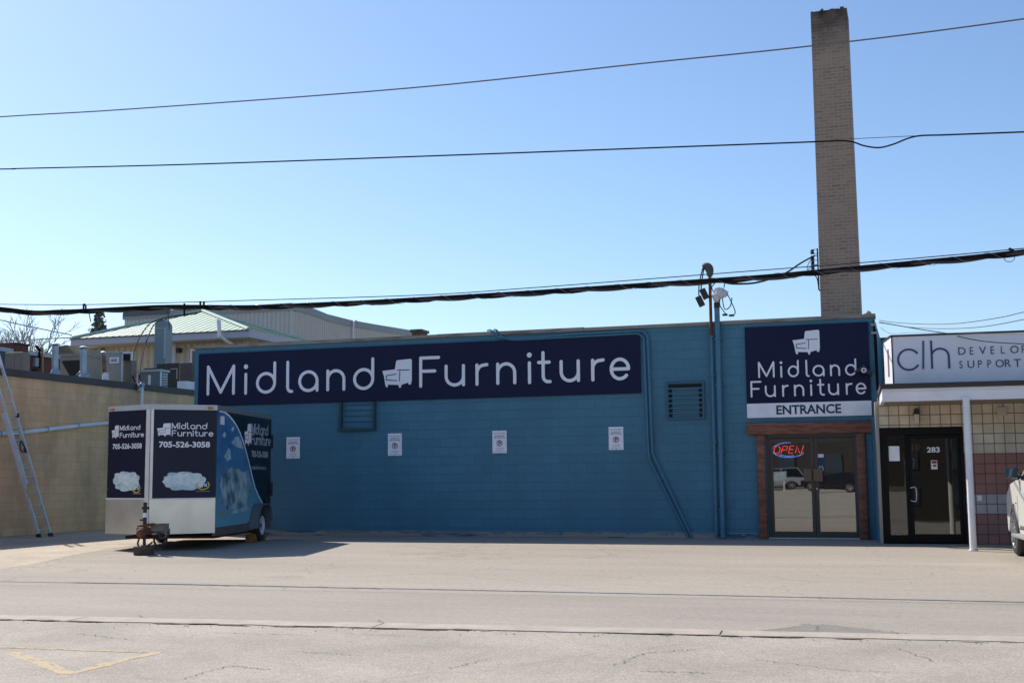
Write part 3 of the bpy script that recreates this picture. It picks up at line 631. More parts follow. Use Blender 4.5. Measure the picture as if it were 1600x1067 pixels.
for a, b in ((.05, -.5), (.19, -.52)): box(bm, hc.x+a, hc.x+a+.11, hc.y-.05, hc.y-.01, hc.z+b, hc.z+b+.045, None, .01)
emit_parts('connector', bm, BLACK, m2)
bm = B()
for z in (zj-.06, 3.2, 1.8, .6): box(bm, bx2-.075, bx2+.075, -.17, -.002, z-.02, z+.02)
emit_parts('clamp', bm, MATS['clamp'], m2)

# ------------------------------------------------------------ brick chimney behind the store
YC = 1.6
a, b = PY(1283, 496, YC), PY(1346, 496, YC); at, bt = PY(1266, 18, YC), PY(1323, 16, YC)
CB = brick('chimney_brick', (.24, .17, .125), (.34, .245, .185), (.42, .33, .26), .21, .075, .009, stain=(.36, .265, .20), stain_scale=.9, stain_amt=.8, vstretch=2.5, bump=.4, axis='XZ', soot=(at.z-1.1, at.z-.15))
ch = thing('chimney_stack', 'tall tapering grey brown brick chimney rising behind the square navy sign', 'chimney', ((a.x+b.x)/2, YC+.45, 0))
bm = B(); cx = (a.x+b.x)/2; cxt = (at.x+bt.x)/2; w0, w1 = (b.x-a.x)/2, (bt.x-at.x)/2; dx = 0
pb = lambda c, h, z: [bm.verts.new((c+sx*h, YC+.45+sy*h*.98, z)) for sx, sy in ((-1, -1), (1, -1), (1, 1), (-1, 1))]
r0, r1, r2 = pb(cx, w0*1.03, 0), pb(cx+(cxt-cx)*.9, w1*1.005, at.z-.9), pb(cxt, w1, at.z)
for p, q in ((r0, r1), (r1, r2)):
    for k in range(4): bm.faces.new((p[k], p[(k+1) % 4], q[(k+1) % 4], q[k]))
bm.faces.new(r2); bm.faces.new(r0[::-1]); emit_obj('shaft', bm, CB, ch)
bm = B()
for i in range(26):
    x = cxt-w1+.0+random.uniform(0, 2*w1-.1); box(bm, x, x+random.uniform(.03, .1), YC+.02+random.uniform(0, .7), YC+.12+random.uniform(0, .7), at.z-.002, at.z+random.uniform(.01, .05))
emit_obj('crown_rubble', bm, mat('soot', (.07, .06, .055), .95, c2=(.14, .12, .10), scale=8), ch)
rk = B(); ix = a.x-.02
zz = [PY(1272, y, YC).z for y in (392, 402, 409, 417)]
box(rk, ix-.03, ix+.0, YC+.1, YC+.14, PY(1275, 452, YC).z, PY(1275, 387, YC).z)
for z in zz: lathe(rk, (ix-.13, YC+.12, z-.04), (0, 0, 1), [(0, .035), (.02, .05), (.04, .03), (.06, .05), (.08, .035)], 12); box(rk, ix-.16, ix-.02, YC+.11, YC+.13, z+.045, z+.055); box(rk, ix-.16, ix-.02, YC+.11, YC+.13, z-.055, z-.045)
emit_parts('insulator_rack', rk, BLACK, ch)
bm = B(); tube(bm, smooth_path([PY(1273, 430, YC), PY(1277, 436, YC), PY(1279, 448, YC), PY(1281, 455, YC)], 5), .012, 5); tube(bm, smooth_path([Vector((ix-.13, YC, zz[1])), PY(1262, 415, YC), PY(1262, 422, YC), PY(1270, 412, YC)], 5), .008, 5); emit_obj('jumper_cable', bm, CABLE, ch)

# ------------------------------------------------------------ neighbouring tiled building
TH = R(3.); uc = Vector((math.cos(TH), math.sin(TH), 0)); O = Vector((-.71, -1.5, 0))
fc = Frame(O, uc); CL = thing('office_building', 'low beige and red tiled office with white canopy and black 283 glass door', 'building', O, rz=TH)
fcn = Frame(O+fc.n*1.95, uc); ZC0 = (fcn.px(1376, 629)[1]+fcn.px(1600, 621)[1])/2; ZC1 = (fcn.px(1376, 608)[1]+fcn.px(1600, 602)[1])/2; ZC2 = (fcn.px(1376, 600)[1]+fcn.px(1600, 594)[1])/2
zr_ = [fc.px(1550, y)[1] for y in (803, 677)]; th = (zr_[1]-zr_[0])/8; TZ = zr_[0]-3*th
TILE = brick('square_tile_block', (.98, .97, .95), (.84, .82, .79), (.28, .25, .23), th, th, .009, zoff=TZ, offset=0., bump=.5, smooth=.15, stain=(.2, .17, .14), stain_amt=.45, stain_scale=1.6,
             bands=[(0, (.35, .155, .135)), (3*th, (.46, .44, .45)), (5*th, (.35, .155, .135)), (9*th, (.70, .65, .57)), (11*th, (.76, .67, .54))])
dx0, dx1 = fc.px(1379, 770)[0], fc.px(1509.5, 770)[0]; dzt = 2.19
bm = B(); fbox(bm, fc, 0, 14, dzt, ZC1-.1, -.3, 0); fbox(bm, fc, dx1, 14, 0, dzt, -.3, 0); emit_obj('wall', bm, TILE, CL)
bm = B(); fbox(bm, fc, -.06, -.001, 0, ZC1-.11, -9, .006); emit_obj('corner_trim', bm, mat('corner_beige', (.33, .30, .25), .7), CL)
bm = B(); fbox(bm, fc, .0, 14, ZC1-.1, ZC1-.02, -9, -.01); emit_obj('roof', bm, MATS['roof_felt'], CL)
bm = B(); fbox(bm, fc, .01, 4, .004, .02, -4, -.31); fbox(bm, fc, .01, 4, 2.5, 2.6, -4, -.31); fbox(bm, fc, .01, 4, .02, 2.5, -4.1, -4); fbox(bm, fc, 3.9, 4, .02, 2.5, -3.99, -.31); fbox(bm, fc, .01, .05, .02, 2.5, -3.99, -.31); emit_obj('interior_wall', bm, DARK, CL)
# canopy
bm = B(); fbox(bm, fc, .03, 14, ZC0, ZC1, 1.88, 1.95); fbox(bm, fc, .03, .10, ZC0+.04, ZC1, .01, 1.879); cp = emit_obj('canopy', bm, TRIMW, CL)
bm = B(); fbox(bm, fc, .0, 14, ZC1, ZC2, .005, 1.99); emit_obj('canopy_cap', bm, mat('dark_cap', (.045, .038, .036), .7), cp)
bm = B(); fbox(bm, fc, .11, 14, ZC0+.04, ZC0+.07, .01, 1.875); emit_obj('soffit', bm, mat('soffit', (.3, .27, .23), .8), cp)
bm = B(); fbox(bm, fc, .03, 14, ZC1-.07, ZC1-.055, 1.951, 1.96); emit_obj('drip_edge', bm, TRIMW, cp)
pc = G(1521, 860); bm = B(); lathe(bm, (pc.x, pc.y, 0), (0, 0, 1), [(0, .075), (.02, .075), (.021, .058), (ZC0+.035, .058)], 16); emit_obj('post', bm, TRIMW, CL, True)
# sign cabinet on canopy
so_ = O - fc.n*0 + fc.n*1.35; fg = Frame(so_, uc); fg.o.z = 0
A0, B0 = fg.px(1397, 597); A1, B1 = fg.px(1393, 524); _, B2 = fg.px(1397, 592)
cs = thing('office_sign', 'white rooftop sign box reading clh with thin grey DEVELOPMENTAL SUPPORT lettering', 'sign', fg.P(2, ZC2))
bm = B(); SX = A0-.02
prism(bm, [fg.P(SX, (ZC2+.004), 0), fg.P(8.5, (ZC2+.004), 0), fg.P(8.5, (ZC2+.004), -.3), fg.P(SX-.11, (ZC2+.004), -.9)], Vector((0, 0, B1-(ZC2+.004)-.03))); emit_obj('cabinet', bm, mat('sign_white', (.76, .76, .82), .5, c2=(.70, .70, .76), scale=1), cs)
bm = B(); prism(bm, [fg.P(SX-.01, B1-.03, .012), fg.P(8.5, B1-.03, .012), fg.P(8.5, B1-.03, -.31), fg.P(SX-.13, B1-.03, -.91)], Vector((0, 0, .035))); fbox(bm, fg, SX-.002, SX+.022, ZC2+.01, B1-.031, .0005, .01); emit_obj('edge_trim', bm, mat('black_trim', (.02, .02, .022), .5), cs)
bm = B(); z_ = fg.px(1500, 582)[1]; fbox(bm, fg, SX+.03, 8.5, z_, z_+.012, .0005, .006); fbox(bm, fg, SX+.03, 8.5, ZC2+.01, z_-.001, .0005, .004); emit_obj('lower_strip', bm, TRIMW, cs)
p0, p1 = fg.P(SX-.004, 0, 0), fg.P(SX-.11, 0, -.9)
bm = B(); fl = Frame(p1, p0-p1); LL = (p0-p1).length; fbox(bm, fl, LL*.5, LL*.64, ZC2+.2, B1-.22, .001, .006); emit_obj('side_panel', bm, mat('maroon', (.20, .10, .11), .5), cs)
def q5(x, y): return fg.px(1340+x/5.335, 480+y/5.335)
PUR, TEAL = mat('purple_ink', (.04, .045, .16), .5), mat('teal_ink', (.03, .13, .20), .5)
(ca, cb), (cr, _) = q5(427, 437), q5(497, 437); rr = cr-ca
bm = B(); stroke(bm, [(ca+x*1., cb+y) for x, y in arc(0, 0, abs(q5(427, 437)[1]-q5(427, 352)[1]), 38, 325, 32)], .034, fg, .006, .012); emit_obj('letter', bm, PUR, cs)
bm = B(); stroke(bm, [q5(547, 515), q5(547, 280)], .034, fg, .006, .012, False); emit_obj('letter', bm, TEAL, cs)
bm = B(); h0, h1 = q5(622, 512), q5(618, 278); stroke(bm, [h0, (h0[0], h1[1])], .034, fg, .006, .012, False)
ha = q5(622, 420)[1]; hw = q5(760, 420)[0]-h0[0]; hb = q5(690, 345)[1]; foot = q5(760, 508)[1]
stroke(bm, [(h0[0]+hw/2+hw/2*math.cos(R(t)), hb-hw/2*.92+hw/2*.92*math.sin(R(t))) for t in range(180, -1, -10)] + [(h0[0]+hw, foot)], .034, fg, .006, .0132, False); emit_obj('letter', bm, PUR, cs)
bm = B(); a_, b_ = q5(840, 398); c_, d_2 = q5(1387, 320)
av = abs(q5(840, 335)[1]-q5(840, 398)[1])
def row(s, x0, ylo, xadv):
    for i, chh in enumerate(s):
        if chh == ' ': continue
        a = q5(x0+i*xadv, ylo-.03*i*xadv)[0]; b = q5(x0+i*xadv, ylo-.030*i*xadv)[1]; vs_, fs_, asp = textmesh(chh, .004); ww = min(av*asp, av*1.05); text(bm, chh, fg, a+(.0 if ww > .1 else .02), a+ww, b, b+av, .007, .004)
row('DEVELOPMENTAL', 840, 398, 86.5); emit_obj('lettering', bm, mat('slate_ink', (.06, .065, .12), .5), cs); bm = B(); row('SUPPORT SERVICES', 840, 510, 77.5); emit_obj('lettering', bm, mat('slate_ink', (.06, .065, .12), .5), cs)
# 283 door and sidelight
def fr(bm, x0, y0, x1, y1, h0, h1):
    a0, b1 = fc.px(x0, y0); a1, b0 = fc.px(x1, y1); fbox(bm, fc, a0, a1, b0, b1, h0, h1); return a0, a1, b0, b1
g1 = (fc.px(1389.5, 770)[0], fc.px(1416.5, 770)[0]); g2 = (fc.px(1427.5, 770)[0], fc.px(1498.5, 770)[0]); zt_, zb_ = 2.02, .16
bm = B(); fbox(bm, fc, dx0+.001, g1[0], .0, dzt-.001, -.15, -.02); fbox(bm, fc, g1[0]+.0005, g1[1]-.0005, .0, zb_, -.149, -.021); fbox(bm, fc, g1[0]+.0005, dx1-.002, zt_+.03, dzt-.002, -.149, -.021); fbox(bm, fc, g1[0]+.0005, g1[1]-.0005, zt_, zt_+.029, -.148, -.022); fbox(bm, fc, g1[1], g1[1]+.04, 0, zt_+.029, -.15, -.02); fbox(bm, fc, dx1-.06, dx1-.001, 0, zt_+.029, -.15, -.02)
fbox(bm, fc, .0, dx0, .0, dzt-.001, -.14, -.01)
dfm = emit_obj('door_frame', bm, BLKF, CL)
bm = B(); fbox(bm, fc, g1[0], g1[1], zb_, zt_, -.08, -.074); emit_obj('pane', bm, GLASS2, dfm)
bm = B(); d0, d1 = g1[1]+.045, dx1-.065
fbox(bm, fc, d0, g2[0], .02, zt_+.02, -.11, -.06); fbox(bm, fc, g2[1], d1, .02, zt_+.02, -.11, -.06); fbox(bm, fc, g2[0]+.0005, g2[1]-.0005, .02, .18, -.109, -.061); fbox(bm, fc, g2[0]+.0005, g2[1]-.0005, 1.97, zt_+.02, -.109, -.061)
dr = emit_obj('door', bm, BLKF, CL)
bm = B(); prism(bm, [fc.P(g2[0], .18, -.066), fc.P(g2[1], .18, -.066), fc.P(g2[1], 1.97, -.094), fc.P(g2[0], 1.97, -.094)], fc.n*-.006); emit_obj('pane', bm, GLASS2, dr)
hx, hz = fc.px(1424, 782)[0], fc.px(1424, 782)[1]; hz1 = fc.px(1424, 762)[1]; hx1 = fc.px(1431, 770)[0]
bm = B(); tube(bm, smooth_path([fc.P(hx, hz1, -.06), fc.P(hx, hz1, .0), fc.P(hx1, hz1, .01), fc.P(hx1, hz, .01), fc.P(hx, hz, .0), fc.P(hx, hz, -.06)], 4), .011, 8); emit_obj('handle', bm, ALU, dr, True)
fd = Frame(fc.P(0, 0, -.064), uc)
bm = B(); ptext(bm, '283', fd, 1448, 698.2, 1468.5, 706.6, .003, .03); emit_obj('house_number', bm, TRIMW, dr)
bm = B(); a0, b1 = fd.px(1454.5, 719); a1, b0 = fd.px(1465, 733); fbox(bm, fd, a0, a1, b0, b1, 0, .002); st = emit_obj('sticker', bm, TRIMW, dr)
bm = B(); fbox(bm, fd, a0+.01, a1-.01, b0+.11, b1-.01, .0021, .003); fbox(bm, fd, a0+.03, a1-.02, b0+.05, b0+.09, .0021, .003); emit_obj('sticker_mark', bm, RED_INK, st)
bm = B(); a0, b1 = fd.px(1387.5, 697); a1, b0 = fd.px(1406, 720); fbox(bm, fd, a0+.01, a1, b0, b1, -.0, .003); emit_obj('paper_notice', bm, PAPER, dfm)
bm = B(); a0, b1 = fd.px(1400, 833); a1, b0 = fd.px(1407, 839); fbox(bm, fd, a0, a1, b0, b1, -.0, .003); emit_obj('sticker', bm, GREYP, dfm)
# wall lantern and boxes
p = fc.P(*fc.px(1432, 650)); ln = thing('wall_lantern', 'small black wall lantern with white glass above the 283 door', 'lantern', p)
fl = Frame(p, uc)
bm = B(); prism(bm, [fl.P(-.055, .05, .005), fl.P(.055, .05, .005), fl.P(.045, .12, .005), fl.P(0, .15, .005), fl.P(-.045, .12, .005)], fl.n*.12); fbox(bm, fl, -.07, .07, .035, .05, .002, .14); emit_obj('cap', bm, BLACK, ln)
bm = B(); fbox(bm, fl, -.04, .04, -.13, .034, .01, .1, .008); emit_obj('glass', bm, mat('milk_glass', (.6, .58, .52), .4), ln)
p = fc.P(*fc.px(1565, 642)); bm = B(); f2 = Frame(p, uc); fbox(bm, f2, -.085, .085, -.08, .08, .001, .06, .01); wb = emit_obj('junction_box', bm, mat('box_cream', (.5, .47, .4), .6)); rebase(wb, f2.P(0, -.08)); tag(wb, 'square cream junction box high on the beige tiles right of the white post', 'utility box')
p = fc.P(*fc.px(1530, 778)); bm = B(); f2 = Frame(p, uc); fbox(bm, f2, -.04, .045, -.055, .055, .001, .07, .01); fbox(bm, f2, -.025, .03, -.03, .03, .0705, .076); wb = emit_obj('outlet_box', bm, TRIMW); rebase(wb, f2.P(0, -.055)); tag(wb, 'small white outlet box low on the wall just behind the white post', 'utility box')
# upper storey glimpsed between store and sign box
zu = [PY(1380, y, 6.).z for y in (528, 535, 560)]
bm = B(); box(bm, -.9, 6, 6, 9, 0, zu[1]); up_ = emit_obj('upper_wall', bm, mat('dark_cladding', (.05, .07, .08), .7, c2=(.07, .09, .10), scale=2), CL)
bm = B(); box(bm, -.8, .3, 5.97, 5.999, zu[2], zu[1]-.02); emit_obj('window', bm, mat('pale_window', (.16, .24, .30), .3), up_)
bm = B(); box(bm, -.95, 6, 5.9, 9.1, zu[1]+.001, zu[0]); emit_obj('parapet', bm, BLACK, up_)

# ------------------------------------------------------------ cargo trailer
sV = Vector((-.247, .969, 0)).normalized(); pV = Vector((.969, .247, 0)).normalized()
Rf = Vector((-12.8, -5.4, 0)); W_ = 2.13; LEN = 3.98; Lf = Rf - pV*W_; N = (Rf+Lf)/2 - sV*.59 - pV*.01; Rr, Lr = Rf+sV*LEN, Lf+sV*LEN
zb, ztd, zp, ztp = .31, .965, 2.64, 2.74
tr = thing('cargo_trailer', 'navy enclosed cargo trailer with white phone number, cloud pictures and aluminium lower skirt', 'trailer', (N+Rr)/2)
up1 = Vector((0, 0, 1))
def V3(p, z): return Vector((p.x, p.y, z))
DKN = mat('trailer_navy', (.013, .015, .036), .30, c2=(.016, .018, .042), scale=1, spec=1.28)
bm = B(); prism(bm, [V3(q, zb) for q in (Rf, Rr, Lr, Lf, N)], up1*(zp-zb)); emit_obj('body', bm, mat('trailer_shell', (.025, .027, .05), .35), tr)
fR = Frame(N, Rf-N); fL = Frame(Lf, N-Lf); fS = Frame(Rf, Rr-Rf); lR, lL = (Rf-N).length, (N-Lf).length
TREAD = mat('tread_plate', (.74, .68, .61), .34, .9, c2=(.66, .60, .53), scale=3)
t = TREAD.node_tree; wv = t.nodes.new('ShaderNodeTexWave'); wv.inputs['Scale'].default_value = 16; wv.bands_direction = 'X'; wv.inputs['Distortion'].default_value = .6
tc = [n for n in t.nodes if n.type == 'TEX_COORD'][0]; t.links.new(tc.outputs['Object'], wv.inputs[0]); bp = t.nodes.new('ShaderNodeBump'); bp.inputs['Strength'].default_value = .10; bp.inputs['Distance'].default_value = .008
t.links.new(wv.outputs[1], bp.inputs['Height']); t.links.new(bp.outputs[0], t.nodes['Principled BSDF'].inputs['Normal'])
for f, l in ((fL, lL), (fR, lR)):
    bm = B(); fbox(bm, f, .0, l, zb, ztd-.01, .002, .012); emit_obj('skirt', bm, TREAD, tr)
bm = B()
fbox(bm, fL, .0, lL, ztd-.008, ztd+.022, .002, .02); fbox(bm, fR, .0, lR, ztd-.008, ztd+.012, .002, .016)
fbox(bm, fL, lL-.105, lL+.002, zb, zp, .013, .022); fbox(bm, fR, -.002, .05, ztd+.0125, zp, .013, .022)
for i in range(6): lathe(bm, fR.P(.1+i*lR/6.2, ztd-.03, .012), fR.n, [(0, .007), (.004, .005)], 6)
for i in range(8): lathe(bm, fR.P(.06+i*lR/8.2, zp+.06, .02), fR.n, [(0, .008), (.004, .005)], 6)
emit_obj('trim', bm, mat('trim_alu', (.85, .82, .78), .4, .2, c2=(.75, .72, .68), scale=4), tr)
bm = B(); cap = [V3(q, zp) for q in (Rf+pV*.012, Rr+pV*.012, Lr-pV*.012, Lf-pV*.012, N-sV*.02)]
prism(bm, cap, up1*(ztp-zp)); cen = (N+Rr+Lr)/3
tv = [v for v in bm.verts if v.co.z > zp+.05]; f_ = [f for f in bm.faces if all(v in tv for v in f.verts)]
bmesh.ops.poke(bm, faces=f_)
for v in bm.verts:
    if len(v.link_faces) >= 5: v.co.z += .07
emit_obj('roof', bm, mat('trailer_roof', (.55, .55, .56), .5, c2=(.48, .48, .5), scale=2), tr)
GP = .0125
bm = B(); fbox(bm, fL, .02, lL-.106, ztd+.023, zp-.005, .002, GP); emit_obj('nose_panel', bm, DKN, tr)
bm = B(); fbox(bm, fR, .051, lR-.01, ztd+.013, zp-.005, .002, GP); emit_obj('nose_panel', bm, DKN, tr)
# writing on the nose
CLOUD = mat('cloud_print', (.66, .76, .76), .4, c2=(.22, .44, .48), scale=5, detail=3, mixpow=(.4, .72))
def rword(bm, word, f, a0, a1, b0, cap, wd, h):
    adv = {'M': 1.3, 'i': 0., 'd': 1., 'l': .36, 'a': 1., 'n': .92, 'F': .95, 'u': .92, 'r': .6, 't': .66, 'e': 1.}; gap = .42
    tot = sum(adv[c] for c in word) + gap*(len(word)-1); s = (a1-a0-wd)/tot; x = a0+wd/2; sy = (cap-wd)/1.5
    for c in word:
        rletter(bm, c, f, x+(.28*s if c == 't' else 0), b0+wd/2, s, sy, wd, h); x += (adv[c]+gap)*s
def nose(f, k):
    ff = Frame(f.P(0, 0, GP), f.u)
    def q(x, y): return ff.px(160+x/6.668, 630+y/6.668)
    if k: ch_, w1_, w2_, ph = (567, 345, 712, 206), (722, 268, 1092, 205), (722, 343, 1157, 282), (588, 460, 1122, 398)
    else: ch_, w1_, w2_, ph = (97, 368, 172, 228), (181, 284, 397, 222), (181, 360, 434, 296), (107, 479, 412, 412)
    a0, b0 = q(ch_[0], ch_[1]); a1, b1 = q(ch_[2], ch_[3]); emblem(tr, ff, a0, a1, b0, b1, WHITE, DKN, .004)
    bm = B()
    for wv_, s in ((w1_, 'Midland'), (w2_, 'Furniture')):
        a0, b0 = q(wv_[0], wv_[1]); a1, b1 = q(wv_[2], wv_[3]); rword(bm, s, ff, a0, a1, b0, b1-b0, .016, .003)
    a0, b0 = q(ph[0], ph[1]); a1, b1 = q(ph[2], ph[3]); text(bm, '705-526-3058', ff, a0, a1, b0, b1, .003, .03); emit_obj('lettering', bm, WHITE, tr)
    rnd = random.Random(5+k); bm = B()
    if k: X0, X1, Y0, Y1 = 638, 1068, 712, 905
    else: X0, X1, Y0, Y1 = 115, 387, 708, 912
    n = 130; pts = []
    for i in range(n):
        t_ = 2*math.pi*i/n; rx = (X1-X0)/2; ry = (Y1-Y0)/2; bumps = .90+.13*abs(math.sin(t_*4.5+k))+.03*math.sin(t_*3+k)
        ct, st_ = math.cos(t_), math.sin(t_); ct = math.copysign(abs(ct)**.75, ct); st_ = math.copysign(abs(st_)**.75, st_)
        pts.append(q((X0+X1)/2+rx*ct*bumps, (Y0+Y1)/2-ry*st_*bumps))
    prism(bm, [ff.P(a, b, .0005) for a, b in pts], ff.n*.002); cpic = emit_obj('cloud_picture', bm, CLOUD, tr)
    bm = B(); mx_ = sum(p[0] for p in pts)/n; my_ = sum(p[1] for p in pts)/n; hx_ = max(p[0] for p in pts)-mx_; hy_ = max(p[1] for p in pts)-my_
    for i_, (ax_, ay_, ar_) in enumerate(((-.62, .18, .42), (-.25, .30, .5), (.15, .34, .48), (.52, .22, .5), (.75, .0, .3), (-.8, -.05, .3), (.0, .05, .5))):
        prism(bm, [ff.P(mx_+hx_*(ax_+ar_*.62*math.cos(t_)*(1+.12*math.sin(t_*5+i_))), my_+hy_*(ay_+ar_*math.sin(t_)*(1+.12*math.sin(t_*4+i_))), .0026) for t_ in [j*math.pi/12 for j in range(24)]], ff.n*(.0002+.0002*i_))
    emit_obj('cloud_highlight', bm, mat('cloud_white', (.80, .86, .86), .4, c2=(.55, .68, .70), scale=9), cpic)
    # round maker's mark
    cx_, cy_, wx = (1045, 850, 66) if k else (355, 882, 38)
    c = q(cx_, cy_); rx = q(cx_+wx, cy_)[0]-c[0]; ry = abs(q(cx_, cy_+46)[1]-c[1]); bm = B()
    stroke(bm, [(c[0]+rx*math.cos(R(t_)), c[1]+ry*math.sin(R(t_))) for t_ in range(165, 400, 8)], .022, ff, .003, .005); lg = emit_obj('logo_swoosh', bm, mat('logo_yellow', (.62, .50, .05), .4), tr)
    bm = B(); text(bm, 'serta', ff, c[0]-rx*.7, c[0]+rx*.7, c[1]-ry*.35, c[1]+ry*.45, .0065, .02); ph0 = q(975 if k else 318, 921 if k else 946); ph1 = q(1117 if k else 400, 911 if k else 934)
    text(bm, 'making the world comfortable', ff, ph0[0], ph1[0], ph0[1], ph1[1], .003); emit_obj('lettering', bm, WHITE, lg)
nose(fL, 0); nose(fR, 1)
# side
def qs(x, y): return fS.px(330+x/4.85, 630+y/4.85)
SKYP = mat('sky_print', (.02, .10, .28), .35, c2=(.07, .23, .40), scale=1.3, detail=4, mixpow=(.35, .75), spec=1.3)
t = SKYP.node_tree; pr_ = t.nodes['Principled BSDF']; src = pr_.inputs['Base Color'].links[0].from_socket; tc = [n for n in t.nodes if n.type == 'TEX_COORD'][0]
sxn = t.nodes.new('ShaderNodeSeparateXYZ'); t.links.new(tc.outputs['Object'], sxn.inputs[0]); mr = t.nodes.new('ShaderNodeMapRange'); mr.inputs[1].default_value = 1.7; mr.inputs[2].default_value = .35; t.links.new(sxn.outputs[2], mr.inputs[0])
mxn = t.nodes.new('ShaderNodeMixRGB'); t.links.new(mr.outputs[0], mxn.inputs[0]); t.links.new(src, mxn.inputs[1]); mxn.inputs[2].default_value = (.17, .40, .50, 1); t.links.new(mxn.outputs[0], pr_.inputs['Base Color'])
SIDE = mat('side_navy', (.007, .009, .018), .3, spec=1.3)
bm = B(); fbox(bm, fS, .0, LEN, zb+.1, zp-.005, .002, .008); emit_obj('side_panel', bm, SIDE, tr)
cv = [qs(*p_) for p_ in ((60, 45), (95, 62), (130, 92), (160, 128), (190, 172), (215, 225), (240, 292), (265, 380), (290, 480), (310, 565), (330, 640), (355, 700), (385, 755))]
cv = [(a, min(b, zp-.006)) for a, b in cv]
lo = [qs(265, 925)[0], zb+.1]
poly = [(.004, zb+.1), (lo[0], lo[1])] + [(cv[-1][0], cv[-1][1]-.12)] + cv[::-1] + [(.004, zp-.006)]
bm = B(); prism(bm, [fS.P(a, b, .0085) for a, b in poly], fS.n*.0025); emit_obj('sky_picture', bm, SKYP, tr)
bm = B(); stroke(bm, cv, .035, fS, .011, .0135); emit_obj('white_curve', bm, WHITE, tr)
def blob(pts, m, h, nm='cloud_picture'):
    rb_ = random.Random(int(h*1e5)); q_ = [Vector(qs(*p_)) for p_ in pts]; o_ = []; cen_ = sum(q_, Vector((0, 0)))/len(q_)
    for a, b in zip(q_, q_[1:]+q_[:1]):
        m_ = max(1, int((b-a).length/.05))
        for i in range(m_):
            p_ = a.lerp(b, i/m_); o_.append(p_ + (p_-cen_)*(rb_.uniform(-.02, .02)+.05*math.sin(i*1.9)))
    bm = B(); prism(bm, [fS.P(p_.x, p_.y, h-.001) for p_ in o_], fS.n*.0015); emit_obj(nm, bm, m, tr)
CL2 = mat('cloud_side', (.36, .52, .56), .35, c2=(.06, .13, .15), scale=3.2, detail=6, mixpow=(.38, .62), spec=1.3); CL3 = mat('cloud_bright', (.42, .56, .62), .35, c2=(.16, .33, .45), scale=4, mixpow=(.4, .7), spec=1.3)
blob([(66, 560), (90, 530), (100, 540), (118, 500), (150, 485), (200, 500), (240, 520), (275, 510), (285, 560), (300, 610), (292, 670), (270, 720), (262, 765), (225, 790), (180, 812), (150, 800), (120, 805), (100, 770), (75, 760), (80, 700), (62, 640)], CL2, .013)
blob([(140, 830), (160, 812), (200, 800), (235, 790), (262, 770), (290, 800), (262, 815), (210, 825), (160, 838)], CL3, .0148)
blob([(150, 300), (175, 255), (205, 250), (226, 290), (240, 345), (215, 340), (185, 330)], CL3, .0131)
blob([(95, 405), (125, 340), (140, 350), (146, 420), (118, 440)], CL3, .0132); blob([(78, 240), (98, 215), (110, 240), (95, 262)], CL3, .0133); blob([(145, 200), (160, 175), (172, 190), (158, 214)], CL3, .0134)
bm = B(); a, b = qs(64, 95); a2, b2 = qs(90, 165); fbox(bm, fS, a, a2, b2, b, .0115, .03, .006); emit_obj('marker_light', bm, TRIMW, tr)
ffs = Frame(fS.P(0, 0, .008), fS.u)
a0, b0 = qs(248, 318); a1, b1 = qs(300, 155); emblem(tr, ffs, a0, a1, b0, b1, WHITE, SIDE, .004)
bm = B(); GREYV = mat('side_lettering', (.5, .52, .58), .5)
a0, b0 = qs(302, 232); a1, b1 = qs(428, 168); rword(bm, 'Midland', ffs, a0, a1, b0, b1-b0, .028, .003)
a0, b0 = qs(302, 312); a1, b1 = qs(446, 248); rword(bm, 'Furniture', ffs, a0, a1, b0, b1-b0, .028, .003)
a0, b0 = qs(302, 406); a1, b1 = qs(425, 366); text(bm, '705-526-3058', ffs, a0, a1, b0, b1, .003, .02)
a0, b0 = qs(302, 500); a1, b1 = qs(412, 470); text(bm, 'midlandfurniture.ca', ffs, a0, a1, b0, b1, .003); emit_obj('lettering', bm, GREYV, tr)
bm = B(); a, b = qs(70, 850); fbox(bm, fS, a, a+.16, b-.02, b+.06, .0115, .0125); emit_obj('logo_swoosh', bm, mat('logo_side', (.35, .33, .05), .4), tr)
bm = B(); fbox(bm, fS, -.0, LEN, zp+.0, ztp-.0, .013, .02); fbox(bm, fS, LEN-.04, LEN+.002, zb, zp-.001, .009, .02); emit_obj('side_trim', bm, mat('trim_grey', (.2, .23, .26), .4, .3), tr)
bm = B(); fbox(bm, fS, .0, LEN, zb-.06, zb+.095, -.05, .0145); emit_obj('frame_rail', bm, mat('rail_grey', (.13, .13, .14), .5, .3, c2=(.2, .13, .09), scale=4), tr)
bm = B(); fbox(bm, fS, .35, LEN, zb-.12, zb-.061, -W_+.25, -.12); emit_obj('underframe', bm, mat('under_dark', (.05, .035, .03), .9, c2=(.12, .05, .03), scale=4), tr)
bm = B()
for i in range(13): lathe(bm, fS.P(.25+i*.29, zp-.035, .0085), fS.n, [(0, .009), (.004, .006)], 6)
for z_ in range(7): lathe(bm, fS.P(LEN-.07, .5+z_*.33, .0085), fS.n, [(0, .009), (.004, .006)], 6); lathe(bm, fL.P(.035, .5+z_*.33, .0125), fL.n, [(0, .008), (.004, .005)], 6)
emit_obj('rivet_row', bm, GALV, tr)
bm = B()
for f, a in ((fL, .12), (fR, lR-.12)): fbox(bm, f, a-.05, a+.05, zp+.02, zp+.06, .012, .035, .006)
emit_parts('marker_light', bm, mat('amber_lens', (.5, .16, .02), .3), tr)
bm = B(); fbox(bm, fS, LEN-.5, LEN-.38, .78, .88, .009, .03, .006); fbox(bm, fS, LEN-.06, LEN+.0, .95, 1.25, .02, .05, .006); fbox(bm, fS, LEN-.06, LEN+.0, 2.0, 2.3, .02, .05, .006); emit_parts('hinge', bm, BLACK, tr)
